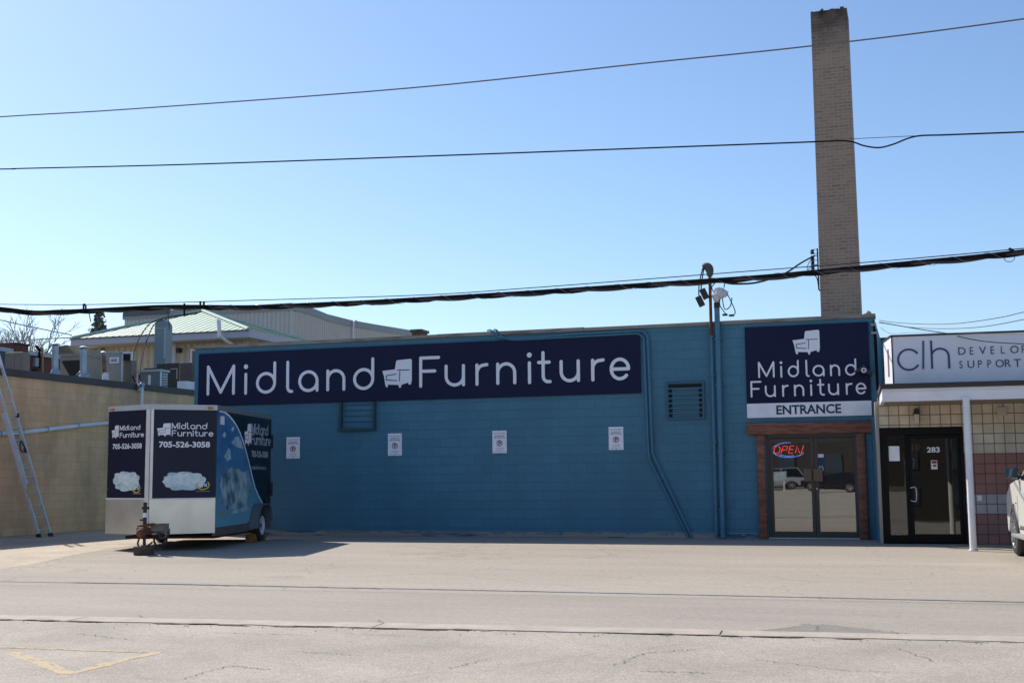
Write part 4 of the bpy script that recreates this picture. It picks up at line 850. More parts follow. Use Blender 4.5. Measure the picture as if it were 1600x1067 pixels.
# wheels and fenders
WT = 2.93 + .0; wc = (Vector((-13.51, -2.48, 0))-Rf).dot(sV)
for side in (0, 1):
    off = .10 if side == 0 else -W_-.10; sg = 1 if side == 0 else -1; c = fS.P(wc, .335, off); ax = fS.n*sg
    bm = B(); lathe(bm, c-ax*.2, ax, [(0, .2), (.0, .30), (.03, .335), (.15, .335), (.18, .30), (.185, .205), (.14, .2)], 28); wl = emit_obj('wheel', bm, BLACK, tr, True)
    bm = B(); lathe(bm, c-ax*.2, ax, [(.1, .02), (.125, .06), (.14, .07), (.14, .13), (.12, .17), (.17, .20), (.192, .205), (.192, .19), (.15, .165)][::1], 28); emit_obj('rim', bm, mat('rim_white', (.6, .62, .66), .4), wl, True)
    bm = B(); lathe(bm, c-ax*.2, ax, [(.139, .05), (.17, .045), (.175, .02)], 12)
    for k in range(5):
        aa = k*2*math.pi/5; s_, t_ = fS.u, Vector((0, 0, 1)); lathe(bm, c-ax*.06+(s_*math.cos(aa)+t_*math.sin(aa))*.085, ax, [(0, .014), (.025, .012)], 8)
    emit_obj('hub', bm, RUST, wl, True)
    bm = B(); prof = [(.42*math.cos(R(a)), .10+.36+.42*math.sin(R(a))*.9-.13) for a in range(0, 181, 15)]
    inn, outp = 0, .26
    pr = [(-.78, .30), (-.70, .52), (-.58, .70), (-.40, .80), (.12, .80), (.27, .73), (.36, .60), (.40, .42)]
    outer = [fS.P(wc+a, b, (.012 if side == 0 else -W_-.012)) for a, b in pr]; inr = [fS.P(wc+(a+.15)*.92-.15, b-.03 if -.77 < a < .39 else b, (.012 if side == 0 else -W_-.012)) for a, b in pr]
    n = len(pr); vo = [bm.verts.new(q) for q in outer]; vi = [bm.verts.new(q) for q in inr]; vo2 = [bm.verts.new(q+ax*.20) for q in outer]; vi2 = [bm.verts.new(q+ax*.20) for q in inr]
    for i in range(n-1):
        bm.faces.new((vo[i], vo[i+1], vo2[i+1], vo2[i])); bm.faces.new((vi[i], vi2[i], vi2[i+1], vi[i+1])); bm.faces.new((vo2[i], vo2[i+1], vi2[i+1], vi2[i]))
    emit_obj('fender', bm, mat('fender_grey', (.20, .21, .22), .45, .4, c2=(.15, .16, .17), scale=3), tr, True)
bm = B(); tube(bm, [fS.P(wc, .335, .0), fS.P(wc, .335, -W_)], .04, 8); emit_obj('axle', bm, RUST, tr)
# tongue
jk = G(225, 866.5); jk.z = 0
cpl = V3(jk, .42)
bm = B()
for s_ in (-1, 1):
    a = V3((Rf+Lf)/2 + pV*s_*.30 - sV*.2, .36); b = cpl + pV*s_*.06 + sV*.12; d = (b-a).normalized(); u_ = d.cross(up1).normalized()
    prism(bm, [a-u_*.03+up1*.05, a+u_*.03+up1*.05, a+u_*.03-up1*.05, a-u_*.03-up1*.05], b-a)
fbox(bm, Frame(cpl, rt), .1, .40, .0, .13, -.12, -.02)
emit_obj('tongue', bm, mat('tongue_grey', (.20, .20, .20), .5, .4, c2=(.15, .09, .06), scale=6), tr)
bm = B(); box(bm, -.09, .09, -.14, .14, -.07, .07, Matrix.Translation(cpl), .03); ball(bm, cpl+Vector((.02, -.14, -.03)), .085, 2); box(bm, -.12, .2, -.05, .05, .07, .12, Matrix.Translation(cpl) @ Matrix.Rotation(R(-8), 4, 'Y'), .02); emit_obj('coupler', bm, RUST, tr, True)
bm = B(); lathe(bm, V3(jk, .155), (0, 0, 1), [(0, .06), (.015, .06), (.016, .028), (.28, .028), (.281, .034), (.76, .034), (.77, .03)], 14); fbox(bm, Frame(V3(jk, .80), rt), -.05, .07, 0, .05, -.03, .04, .01); fbox(bm, Frame(V3(jk, .6), rt), -.08, .03, .0, .03, .0, .03); emit_obj('jack', bm, BLACK, tr)
bm = B(); lathe(bm, V3(jk, .66), (0, 0, 1), [(0, .037), (.08, .037)], 14); emit_obj('jack_band', bm, TRIMW, tr)
sp = V3(jk, 0)+Vector((.16, .25, .33))
bm = B(); tube(bm, [sp+Vector((.13*math.cos(a), .03*math.sin(a*2), -.10+.13*math.sin(a))) for a in [i*math.pi/6 for i in range(13)]], .02, 6); tube(bm, smooth_path([cpl+Vector((-.05, -.02, -.05)), cpl+Vector((-.10, -.05, -.22)), cpl+Vector((-.02, -.03, -.32)), cpl+Vector((.1, .1, -.2))], 6), .018, 6); tube(bm, smooth_path([cpl+Vector((.3, .0, -.02)), cpl+Vector((.36, -.02, -.12)), cpl+Vector((.46, .0, -.10)), cpl+Vector((.5, 0, 0))], 6), .025, 6); emit_parts('safety_chain', bm, BLACK, tr)
bm = B(); fw_ = Frame(V3(jk, 0), rt); fbox(bm, fw_, -.155, .155, 0, .15, -.12, .12, .008); wb = emit_obj('wood_block', bm, mat('block_wood', (.13, .085, .05), .85, c2=(.07, .05, .035), scale=6)); rebase(wb, jk); tag(wb, 'dark square wooden block under the trailer jack foot', 'wood block')
for k, d in enumerate((-.36, .34)):
    c = fS.P(wc+d, 0, .06); bm = B(); f3 = Frame(c, fS.u); s_ = 1 if k else -1
    prism(bm, [f3.P(-s_*.12, 0.002, 0), f3.P(s_*.12, .002, 0), f3.P(s_*.10, .17, 0), f3.P(s_*.02, .17, 0)], f3.n*-.2); fbox(bm, f3, -.03, .03, .171, .20, -.12, -.08)
    wb = emit_obj('wheel_chock', bm, mat('chock_orange', (.40, .17, .03), .6, c2=(.22, .09, .03), scale=7)); rebase(wb, c)
    tag(wb, ('worn orange wheel chock on the tongue side of the trailer wheel', 'worn orange wheel chock between the trailer wheel and blue wall')[k], 'wheel chock', 'chocks at the trailer wheel')

# ------------------------------------------------------------ beige block building on the left
XB, HB = -20.97, 4.02
bb = thing('block_building', 'long tan concrete block building with brown roof edge, left of the alley', 'building', (-27, 5, 0))
bm = B(); box(bm, XB-.3, XB, -9, 30, 0, HB-.02); emit_obj('wall', bm, BEIGE, bb)
bm = B(); box(bm, -36, XB-.301, -9, -8.7, 0, HB-.02); box(bm, -36, XB-.301, 29.7, 30, 0, HB-.02); emit_obj('wall', bm, TAN, bb)
bm = B(); box(bm, -36, XB-.31, -8.69, 29.69, HB-.3, HB-.12); emit_obj('roof', bm, MATS['roof_felt'], bb)
bm = B(); y = -9.03
while y < 30: l = 3.0; box(bm, XB-.33, XB+.035, y, min(y+l-.004, 30.03), HB-.16+random.uniform(-.004, .004), HB+.02); y += l
emit_obj('roof_flashing', bm, mat('brown_flashing', (.065, .045, .04), .6, c2=(.09, .065, .06), scale=1), bb)
pts = [PX(x, y, XB+.06) for x, y in ((-60, 683), (0, 677.5), (35, 675.4), (73, 671), (121, 665.2), (170, 660.4), (230, 655))]
bm = B(); tube(bm, smooth_path(pts, 3), .052, 10); emit_obj('drain_pipe', bm, TRIMW, bb, True)
bm = B()
for p in pts[1:6]: box(bm, XB+.001, XB+.12, p.y-.015, p.y+.015, p.z-.065, p.z+.065)
emit_parts('pipe_strap', bm, GALV, bb)
sm = thing('supply_mast', 'short white service conduit with looping black cables on the tan wall behind the trailer', 'mast', PX(222, 640, XB+.1))
mt = PX(222, 606, XB+.1); bm = B(); tube(bm, [(mt.x, mt.y, 1.4), (mt.x, mt.y, mt.z)], .045, 10); emit_obj('pipe', bm, TRIMW, sm, True)
bm = B(); lathe(bm, mt, (0, 0, 1), [(0, .06), (.12, .07), (.16, .04)], 10); box(bm, mt.x-.06, mt.x+.02, mt.y-.18, mt.y-.06, mt.z-.1, mt.z+.1, None, .02); emit_obj('cap', bm, GALV, sm)
bm = B()
for l in ([(309, 489), (282, 492), (254, 497), (232, 508), (212, 540), (207, 572), (209, 592), (217, 606)], [(307, 490), (270, 496), (244, 504), (230, 530), (221, 560), (218, 584), (220, 603)]):
    n = len(l); pts = []
    for i, (x, y) in enumerate(l):
        d = ray(x, y); e = PX(x, y, XB+.15); t = (i/(n-1))**.6; dd = 52*(1-t) + (e-CAM).dot(fw)*t; pts.append(CAM + d*dd)
    tube(bm, smooth_path(pts, 6), .022, 6)
emit_parts('drop_cable', bm, CABLE, sm)

# ladder
gl, gr = G(67, 838.5), G(80, 837.5); top = PX(1, 567, XB+.05); d_ = (top-gr); d_.normalize(); u_ = Vector((0, 1, 0)); n_ = u_.cross(d_).normalized()
if n_.x < 0: n_ = -n_
wl_ = (gr.y-gl.y); wl_ = .44
ld = thing('extension_ladder', 'aluminium extension ladder leaning on the tan block wall', 'ladder', gr)
def beam(bm, o, a, b, w1, w2, bev=0):
    M = Matrix.Translation(o) @ rotm(u_, n_, d_).to_4x4(); box(bm, w1[0], w1[1], w2[0], w2[1], a, b, M, bev)
for nm, y0, y1, n0, L0, L1, ww in (('base_section', -wl_, 0, 0, 0., 3.05, .03), ('fly_section', -wl_+.035, -.035, .045, 1.3, 5.3, .026)):
    bm = B(); beam(bm, gr, L0, L1, (y0, y0+ww), (n0-.035, n0+.035)); beam(bm, gr, L0, L1, (y1-ww, y1), (n0-.035, n0+.035)); sec = emit_obj(nm, bm, mat('ladder_alu', (.78, .78, .82), .4, .25, c2=(.66, .66, .70), scale=6), ld)
    k = L0+.17; bm = B()
    while k < L1: 
        c = gr + d_*k + n_*n0; tube(bm, [c+u_*(y0+ww), c+u_*(y1-ww)], .016, 8)
        for yy in (y0-.002, y1+.002): 
            ball(bm, c+u_*yy, .014, 1)
        k += .305
    emit_parts('rung', bm, mat('rung_alu', (.6, .58, .52), .5, .5), sec)
bm = B(); beam(bm, gr, .95, 1.2, (-wl_-.001, -wl_+.031), (.0352, .037)); emit_obj('warning_label', bm, mat('label_yellow', (.42, .45, .04), .6), ld)
bm = B(); c = gr+d_*2.18+n_*.09; tube(bm, smooth_path([c+u_*-.12+d_*-.1, c+u_*-.30+d_*-.06, c+u_*-.2+d_*.18, c+u_*-.12+d_*-.1, c+u_*-.2+d_*-.02], 5), .018, 6); box(bm, -.03, .03, -.02, .02, -.05, .05, Matrix.Translation(gr+d_*3.0+u_*-.04+n_*.08)); emit_obj('rope', bm, BLACK, ld)
bm = B()
for yy in (-wl_-.01, -.03): beam(bm, gr, -.02, .08, (yy, yy+.05), (-.06, .05))
emit_parts('foot', bm, BLACK, ld)

# ------------------------------------------------------------ roof equipment
RZ = HB-.12
def rbox(bm, x0, y0, x1, y1, Y, dep, bev=.0, zmin=None):
    a, b = PY(x0, y0, Y), PY(x1, y1, Y); z0 = b.z if zmin is None else zmin; box(bm, a.x, b.x, Y, Y+dep, z0, a.z, None, bev); return a, b
def gear(name, label, cat, px, Y, group=None):
    p = PY(px, 590, Y); return thing(name, label, cat, (p.x, Y, RZ), group)
def Yat(px, X): d = ray(px, 590); return CAM.y + d.y*X/d.x
y1 = Yat(46, XB-.75); t = gear('cabinet', 'grey brown metal equipment cabinet on the roof edge above the ladder', 'equipment', 27, y1)
bm = B(); a, b = rbox(bm, 8, 551, 34, 580, y1, .3, .01, RZ); emit_obj('housing', bm, BROWNM, t)
bm = B(); rbox(bm, 24, 557, 32.5, 575, y1-.012, .01); rbox(bm, 20, 556, 22, 573, y1-.008, .006); rbox(bm, 8, 576, 34, 582, y1-.01, .008, 0, RZ); emit_obj('access_panel', bm, mat('cab_panel', (.26, .20, .16), .6), t)
bm = B(); rbox(bm, -6, 551, 7.6, 578, y1+.05, .6, 0, RZ); emit_obj('side_unit', bm, mat('teal_metal', (.05, .09, .095), .5), t)
def stack(px, ybot, ytop, rpx, X, m, lab, base=None, lean=0):
    Y = Yat(px, X); p0 = PY(px, ybot, Y); p1 = PY(px+lean, ytop, Y); r_ = rpx*p0.y*0 + rpx*(p0-CAM).dot(fw)/F
    t = thing('vent_pipe', lab, 'vent pipe', (p0.x, Y, RZ), 'metal vent pipes on the tan building roof')
    bm = B(); tube(bm, [(p0.x, Y, RZ), (p1.x, Y, p1.z-.1)], r_, 14); emit_obj('pipe', bm, m, t, True)
    bm = B(); lathe(bm, (p1.x, Y, p1.z-.1), (0, 0, 1), [(0, r_*.95), (.02, r_*1.0), (.05, r_*.7), (.051, r_*1.45), (.075, r_*1.45), (.11, r_*.3)], 14); emit_obj('rain_cap', bm, GALV, t, True)
    bm = B(); lathe(bm, (p0.x, Y, RZ), (0, 0, 1), [(0, r_*1.7), (.03, r_*1.6), (max(.05, p0.z-RZ), r_*1.35), (max(.08, p0.z-RZ+.05), r_*1.05)], 14); emit_obj('flashing', bm, base or GALV, t, True)
stack(86.5, 580, 536, 5., XB-.45, GALV, 'shiny galvanised vent pipe nearest the red brick wall')
stack(130.5, 587, 541, 5., XB-.42, GALV, 'shiny galvanised vent pipe in front of the tan rooftop unit')
stack(165, 585, 549, 3.4, XB-.40, mat('rusty_pipe', (.34, .20, .09), .7, c2=(.09, .06, .05), scale=5), 'short rusty vent pipe on a white base beside the grey cabinet', TRIMW, -3)
Yh = Yat(150, XB-1.1); t = gear('rooftop_unit', 'large tan rooftop air unit with sloping intake hood behind the vent pipes', 'rooftop unit', 125, Yh)
bm = B(); rbox(bm, 94, 554, 128, 590, Yh, .85, .01, RZ); emit_obj('housing', bm, TAN, t)
bm = B(); a, b = PY(97, 564, Yh), PY(125, 590, Yh); prism(bm, [(a.x, Yh-.002, a.z), (b.x, Yh-.002, a.z), (b.x, Yh-.002, RZ+.1), (a.x+.5, Yh-.002, RZ+.1)], Vector((0, -.03, 0))); emit_obj('intake', bm, mat('intake_dark', (.035, .03, .022), .9), t)
bm = B(); a = PY(128, 566, Yh); xs = a.x+.001; prism(bm, [(xs, Yh+.03, a.z), (xs, Yh+.80, RZ+.05), (xs, Yh+.03, RZ+.05)], Vector((.012, 0, 0))); emit_obj('hood', bm, mat('hood_dark', (.07, .055, .04), .7), t)
bm = B(); rbox(bm, 93, 553, 128.6, 556, Yh-.04, .92); emit_obj('lid', bm, mat('tan_lid', (.30, .26, .23), .6), t)
Yc = Yat(212, XB-.9); t = gear('cabinet', 'tall grey rooftop cabinet with a small white label beside the rusty vent pipe', 'equipment', 190, Yc)
bm = B(); rbox(bm, 168, 550, 187, 596, Yc-.25, .12, .005, RZ); emit_obj('housing', bm, GREYP, t)
bm = B(); a, b = rbox(bm, 171, 558.5, 185.5, 567, Yc-.262, .01); emit_obj('label_plate', bm, PAPER, t)
bm = B(); f = Frame((0, Yc-.262, 0), (1, 0, 0))
for q_ in (561, 563.5): a, b = f.px(173, q_), f.px(183, q_+.9); fbox(bm, f, a[0], b[0], b[1], a[1], .0005, .003)
emit_obj('print_line', bm, INK, t)
bm = B(); rbox(bm, 188.3, 550, 190, 597, Yc-.2, .05, 0, RZ); rbox(bm, 190.1, 550, 206, 552, Yc-.2, .05); rbox(bm, 204.5, 552.1, 206, 563, Yc-.2, .05); emit_obj('open_frame', bm, TRIMW, t)
bm = B(); rbox(bm, 191.5, 563, 205, 598, Yc-.05, .25, .01, RZ); emit_obj('brown_panel', bm, mat('pinkish_brown', (.19, .15, .13), .6), t)
bm = B(); rbox(bm, 190.6, 553, 202, 562.6, Yc-.12, .06); emit_obj('cavity', bm, DARK, t)
Ye = Yat(264, XB-.45); t = gear('air_conditioner', 'low grey air conditioner with louvred end beside the white conduit', 'air conditioner', 240, Ye)
bm = B(); a, b = rbox(bm, 216, 580, 249, 604, Ye, .42, .004, RZ); emit_obj('housing', bm, mat('ac_grey', (.14, .18, .20), .5), t)
xs = b.x; bm = B(); hgt = (a.z-RZ)
for i in range(8): box(bm, xs+.001, xs+.03, Ye+.13, Ye+.38, RZ+.08+i*(hgt-.12)/8, RZ+.08+i*(hgt-.12)/8+.022)
emit_parts('louvre_slat', bm, TRIMW, t)
bm = B(); box(bm, xs+.001, xs+.012, Ye+.02, Ye+.10, RZ+.05, a.z-.04); rbox(bm, 231.5, 586, 235, 603, Ye-.02, .019); emit_parts('side_panel', bm, TRIMW, t)
bm = B(); rbox(bm, 214, 578, 250.5, 580.2, Ye-.04, .5); emit_obj('lid', bm, mat('lid_light', (.42, .44, .44), .5), t)
Yd = Yat(302, XB-1.6); t = gear('duct_housing', 'dark brown rooftop duct housing against the blue wall corner', 'duct', 270, Yd)
bm = B(); rbox(bm, 281, 567, 300, 596, Yd, .5, .01, RZ); emit_obj('housing', bm, mat('duct_brown', (.075, .058, .05), .6, c2=(.095, .075, .065), scale=2), t)
bm = B(); rbox(bm, 245, 568, 277.5, 594, Yd+.3, .1, .01, RZ); rbox(bm, 225, 575, 243.8, 590, Yd+.5, .1, .01, RZ); emit_obj('duct', bm, mat('duct_olive', (.05, .045, .038), .7), t)
bm = B(); rbox(bm, 266, 575.5, 277, 577, Yd+.27, .02); rbox(bm, 275.4, 577.1, 277, 592, Yd+.27, .02); emit_obj('flange', bm, TAN, t)
bm = B(); a, b = PY(288, 597, Yd-.4), PY(302, 600, Yd-.4); box(bm, a.x, b.x, Yd-.8, Yd-.3, RZ, a.z); emit_obj('skid', bm, TRIMW, t)
Yg = 12.; t = thing('exhaust_duct', 'tall pale grey exhaust duct with pointed top in front of the cream siding', 'duct', PY(256, 570, Yg))
a, b, c = PY(242, 508, Yg), PY(259, 570, Yg), PY(251, 497, Yg); a2 = PY(259, 508, Yg); ml, mr = PY(245, 502, Yg), PY(256, 502, Yg)
bm = B(); prism(bm, [(a.x, Yg, 0), (a.x, Yg, a.z), (ml.x, Yg, ml.z), (c.x, Yg, c.z), (mr.x, Yg, mr.z), (a2.x, Yg, a2.z), (a2.x, Yg, 0)], Vector((0, .42, 0))); emit_obj('duct', bm, mat('duct_grey', (.20, .245, .27), .45, .3, c2=(.17, .21, .24), scale=1.2), t)
bm = B(); p, q = PY(257, 512, Yg), PY(258.4, 560, Yg); box(bm, p.x, q.x, Yg-.03, Yg-.001, q.z, p.z); p, q = PY(243, 512.4, Yg), PY(256.8, 513.4, Yg); box(bm, p.x, q.x, Yg-.02, Yg-.0015, q.z, p.z); emit_obj('seam', bm, mat('seam_grey', (.34, .38, .40), .5), t)
p0_ = PX(60, 588, XB-.9); t = thing('roof_pipe', 'thin galvanised gas pipe run on wooden blocks along the tan roof edge', 'pipe', (XB-.9, 3, RZ))
bm = B(); tube(bm, smooth_path([(XB-.75, -4, RZ+.22), (XB-.75, 2.0, RZ+.22), (XB-.75, 2.1, RZ+.5), (XB-.75, 2.3, RZ+.5), (XB-.75, 2.4, RZ+.22), (XB-.75, 9, RZ+.22)], 3), .03, 6); emit_obj('pipe', bm, GALV, t, True)
bm = B()
for i in range(7): box(bm, XB-.85, XB-.65, -3.5+i*2, -3.38+i*2, RZ, RZ+.19)
emit_parts('block', bm, TAN, t)
# red brick building
RB = brick('red_brick', (.155, .040, .026), (.105, .026, .018), (.17, .10, .08), .22, .075, .010, axis='YZ', bump=.5)
rb = thing('brick_building', 'red brick building with pale coping and stub chimney beyond the tan roof', 'building', (-32, 0, 0))
XR2 = -30.; hz = PX(0, 545, XR2).z; ye = PX(118, 556, XR2).y
ytop = lambda x, y: PX(x, y, XR2)
bm = B(); box(bm, -44, XR2, -16, ye, 0, ytop(20, 547).z-.10); emit_obj('wall', bm, RB, rb)
bm = B(); zc = ytop(20, 547).z; box(bm, -44.1, XR2+.08, -16.1, ye+.1, zc-.099, zc+.04); emit_obj('coping', bm, mat('coping_pale', (.42, .46, .5), .6), rb)
bm = B(); ya, yb = ytop(19, 545).y, ytop(40, 545).y; box(bm, XR2-.6, XR2+.12, ya, yb, zc-.8, ytop(19, 538).z); emit_obj('chimney_stub', bm, RB, rb)
bm = B(); box(bm, XR2-.65, XR2+.16, ya-.05, yb+.05, ytop(19, 538).z+.001, ytop(19, 536).z+.02); emit_obj('chimney_cap', bm, mat('dark_cap2', (.06, .04, .035), .8), rb)
bm = B(); p = ytop(54, 566); box(bm, XR2+.001, XR2+.12, p.y-.1, p.y+.1, p.z-.16, p.z+.16); emit_obj('meter_box', bm, mat('meter', (.3, .34, .36), .5), rb)
bm = B(); tube(bm, smooth_path([ytop(52, 545)+Vector((.1, 0, .1)), ytop(57, 547)+Vector((.12, 0, 0)), ytop(58, 552)+Vector((.1, 0, 0)), ytop(57.5, 575)+Vector((.1, 0, 0))], 5), .05, 6); tube(bm, [ytop(48, 578)+Vector((.1, 0, 0)), ytop(54, 578)+Vector((.1, 0, 0))], .03, 5); emit_obj('conduit', bm, CABLE, rb)
bm = B(); p, q = ytop(61, 543)+Vector((.15, 0, 0)), ytop(61, 582)+Vector((.15, 0, 0)); tube(bm, [p, q], .04, 6); emit_obj('gas_pipe', bm, mat('gas_yellow', (.38, .26, .10), .6), rb)
# small shed roof between stacks
sh = thing('roof_shed', 'small brown and tan shed roof peeking between the two galvanised vent pipes', 'shed', PY(108, 556, 16))
bm = B(); a, b = PY(90, 541, 16), PY(124, 556, 16); prism(bm, [(a.x, 16, b.z), (a.x, 16, a.z), (PY(104, 539, 16).x, 16, PY(104, 539, 16).z), (b.x, 16, b.z-.1)], Vector((0, 3, 0))); emit_obj('roof', bm, mat('shed_olive', (.13, .11, .06), .8, c2=(.22, .18, .12), scale=1.5), sh)
bm = B(); box(bm, a.x, b.x, 16.1, 19, 0, b.z-.1); emit_obj('wall', bm, TAN, sh)

# ------------------------------------------------------------ cream house with green hip roof
YH = 25.
hs = thing('house', 'cream sided house with pale green standing seam metal hip roof behind the tan building', 'house', (-32, YH+6, 0))
eL, eR = PY(113, 528, YH), PY(388, 515, YH); ze = eR.z; XHR = eR.x; XHL = eL.x
yb = PX(454, 530.5, XHR).y; ap = PY(316, 486.5, YH+5.2)
yb = max(yb, YH+7); ap.y = YH+5.2
E0, E1, E2, E3 = Vector((XHL, YH, ze)), Vector((XHR, YH, ze)), Vector((XHR, yb, ze)), Vector((XHL, yb, ze))
GRN = mat('green_metal_roof', (.30, .42, .32), .5, c2=(.35, .47, .37), scale=1)
bm = B(); v = [bm.verts.new(p) for p in (E0, E1, E2, E3)]; a_ = bm.verts.new(ap)
for i in range(4): bm.faces.new((v[i], v[(i+1) % 4], a_))
bm.faces.new(v[::-1]); rf = emit_obj('roof', bm, GRN, hs)
bm = B(); n = 26
def rib(p, q): 
    d = (q-p); 
    if d.length < .1: return
    tube(bm, [p+Vector((0, 0, .006)), q+Vector((0, 0, .006))], .013, 4)
for i in range(1, n):
    x = XHL+(XHR-XHL)*i/n; t_ = (x-XHL)/(ap.x-XHL) if x < ap.x else (XHR-x)/(XHR-ap.x); rib(Vector((x, YH, ze)), Vector((x, YH+(ap.y-YH)*t_, ze+(ap.z-ze)*t_)))
for i in range(1, 16):
    y = YH+(yb-YH)*i/16; t_ = (y-YH)/(ap.y-YH) if y < ap.y else (yb-y)/(yb-ap.y); rib(Vector((XHR, y, ze)), Vector((XHR+(ap.x-XHR)*t_, y, ze+(ap.z-ze)*t_)))
emit_obj('seam', bm, mat('seam_green', (.16, .25, .19), .5), rf)
bm = B()
for p in (E0, E1, E2): tube(bm, [p+Vector((0, 0, .04)), ap+Vector((0, 0, .05))], .09, 6)
emit_obj('hip_cap', bm, mat('hip_green', (.40, .50, .43), .5), rf)
bm = B(); box(bm, XHL-.05, XHR+.05, YH-.06, YH-.001, ze-.36, ze-.03); box(bm, XHR+.001, XHR+.06, YH, yb, ze-.36, ze-.03); box(bm, XHL-.06, XHL-.001, YH, yb, ze-.36, ze-.03); emit_obj('fascia', bm, mat('fascia_lilac', (.40, .41, .50), .5), hs)
bm = B(); box(bm, XHL-.08, XHR+.08, YH-.12, YH-.061, ze-.06, ze+.0); emit_obj('gutter', bm, mat('gutter_dark', (.09, .10, .09), .5), hs)
wx0 = PY(168, 560, YH+1.2).x
def ribbed(name, c, c2, ax='X', sc=3.):
    m = mat(name, c, .6, c2=c2, scale=1.); t = m.node_tree; wv = t.nodes.new('ShaderNodeTexWave'); wv.inputs['Scale'].default_value = sc; wv.bands_direction = ax
    tc = [n for n in t.nodes if n.type == 'TEX_COORD'][0]; t.links.new(tc.outputs['Object'], wv.inputs[0]); bp = t.nodes.new('ShaderNodeBump'); bp.inputs['Strength'].default_value = 1; bp.inputs['Distance'].default_value = .05
    t.links.new(wv.outputs[1], bp.inputs['Height']); t.links.new(bp.outputs[0], t.nodes['Principled BSDF'].inputs['Normal'])
    mx = t.nodes.new('ShaderNodeMixRGB'); mx.blend_type = 'MULTIPLY'; rp = t.nodes.new('ShaderNodeValToRGB'); rp.color_ramp.elements[0].position = .0; rp.color_ramp.elements[1].position = .25; rp.color_ramp.elements[0].color = (.72, .72, .72, 1)
    t.links.new(wv.outputs[1], rp.inputs[0]); src = t.nodes['Principled BSDF'].inputs['Base Color'].links[0].from_socket
    mx.inputs[0].default_value = 1; t.links.new(src, mx.inputs[1]); t.links.new(rp.outputs[0], mx.inputs[2]); t.links.new(mx.outputs[0], t.nodes['Principled BSDF'].inputs['Base Color']); return m
bm = B(); box(bm, wx0, XHR-.7, YH+1.0, YH+1.2, 0, ze-.05); emit_obj('wall', bm, ribbed('cream_siding', (.46, .39, .28), (.50, .43, .31), 'X', .9), hs)
bm = B(); box(bm, XHR-.9, XHR-.7, YH+1.21, yb-.7, 0, ze-.05); box(bm, wx0, wx0+.2, YH+1.21, yb-.7, 0, ze-.05); emit_obj('wall', bm, ribbed('cream_siding_side', (.46, .39, .28), (.50, .43, .31), 'Y', .9), hs)
bm = B(); box(bm, XHL+.1, XHR-.1, YH+.0, YH+.99, ze-.40, ze-.362); emit_obj('soffit', bm, mat('soffit_cream', (.36, .33, .26), .7), hs)
def hpx(x0, y0, x1, y1, Y): a, b = PY(x0, y0, Y), PY(x1, y1, Y); return a.x, b.x, b.z, a.z
bm = B(); a = hpx(298.5, 545, 304, 570, YH+1.); box(bm, a[0], a[1]+.6, YH+.93, YH+.999, a[2], a[3]); wnd = emit_obj('window', bm, TRIMW, hs)
bm = B(); box(bm, a[0]+.12, a[1]+.48, YH+.92, YH+.929, a[2]+.1, a[3]-.12); emit_obj('pane', bm, mat('window_dark', (.06, .08, .10), .1), wnd)
bm = B(); a = hpx(270, 535, 275, 568, YH+1.); box(bm, a[0], a[1], YH+.94, YH+.999, 0, a[3]); a = hpx(169, 548, 171, 600, YH+1.); box(bm, a[0], a[1], YH+.94, YH+.999, 0, a[3]); emit_parts('corner_board', bm, mat('corner_pale', (.5, .5, .52), .6), hs)
bm = B(); a = hpx(278, 544, 283, 551, YH+.9); box(bm, a[0], a[1], YH+.7, YH+.999, a[2], a[3], None, .04); emit_obj('flood_light', bm, BLACK, hs)
bm = B(); dp = PY(342, 500, YH-.3); dq = PY(343, 521, YH-.3); tube(bm, [(dp.x, YH-.3, dp.z), (dq.x, YH-.3, dq.z-.1), (dq.x+.25, YH+.5, dq.z-.5), (dq.x+.25, YH+.8, 3)], .10, 8); emit_obj('downpipe', bm, TRIMW, hs)
bm = B(); a = hpx(131, 533, 169, 545, YH+2.); box(bm, a[0], a[1], YH+2, YH+4, a[2]-.7, a[3]-.3); emit_obj('porch', bm, mat('porch_grey', (.19, .21, .18), .4, c2=(.12, .13, .11), scale=1), hs)
bm = B(); a = PY(134, 540, YH+3.9); box(bm, XHL+.8, wx0-.01, YH+4.0, yb-.7, 0, ze-.42); emit_obj('rear_wall', bm, TAN, hs)
bm = B(); box(bm, XHL+.9, XHL+1.1, YH+.8, YH+1.0, 0, ze-.41); emit_obj('porch_post', bm, TAN, hs)
# grey metal hall with swooping roofline
YB = 44.; c0 = PY(455, 484, YB); XH = c0.x
hl = thing('metal_hall', 'grey ribbed metal hall with swooping roofline behind the cream house', 'building', (XH-8, YB+5, 0))
a = PY(195, 488, YB); zf = max(a.z, c0.z)
bm = B(); box(bm, a.x, XH, YB, YB+.3, 0, zf-.02); emit_obj('wall', bm, ribbed('grey_siding', (.42, .43, .43), (.45, .46, .46), 'X', 1.0), hl)
prof = [PX(x, y, XH) for x, y in ((455, 485), (470, 487.5), (490, 493), (510, 501), (545, 509.5), (590, 517), (620, 521.5), (652, 526.5))]
bm = B(); ps = [(XH, p.y, p.z) for p in prof]; prism(bm, [(XH, YB+.301, 0), (XH, YB+.301, prof[0].z)] + ps[1:] + [(XH, prof[-1].y, 0)], Vector((-.3, 0, 0))); emit_obj('wall', bm, ribbed('grey_siding_side', (.45, .43, .39), (.48, .46, .42), 'Y', 1.0), hl)
bm = B(); vs = []
for p in [Vector((XH, YB-.1, prof[0].z))] + prof[1:]: vs.append([bm.verts.new((XH+.08, p.y, p.z-.0)), bm.verts.new((XH+.08, p.y, p.z+.45)), bm.verts.new((a.x-.1, p.y, p.z+.45)), bm.verts.new((a.x-.1, p.y, p.z))])
for p, q in zip(vs, vs[1:]):
    for k in range(4): bm.faces.new((p[k], p[(k+1) % 4], q[(k+1) % 4], q[k]))
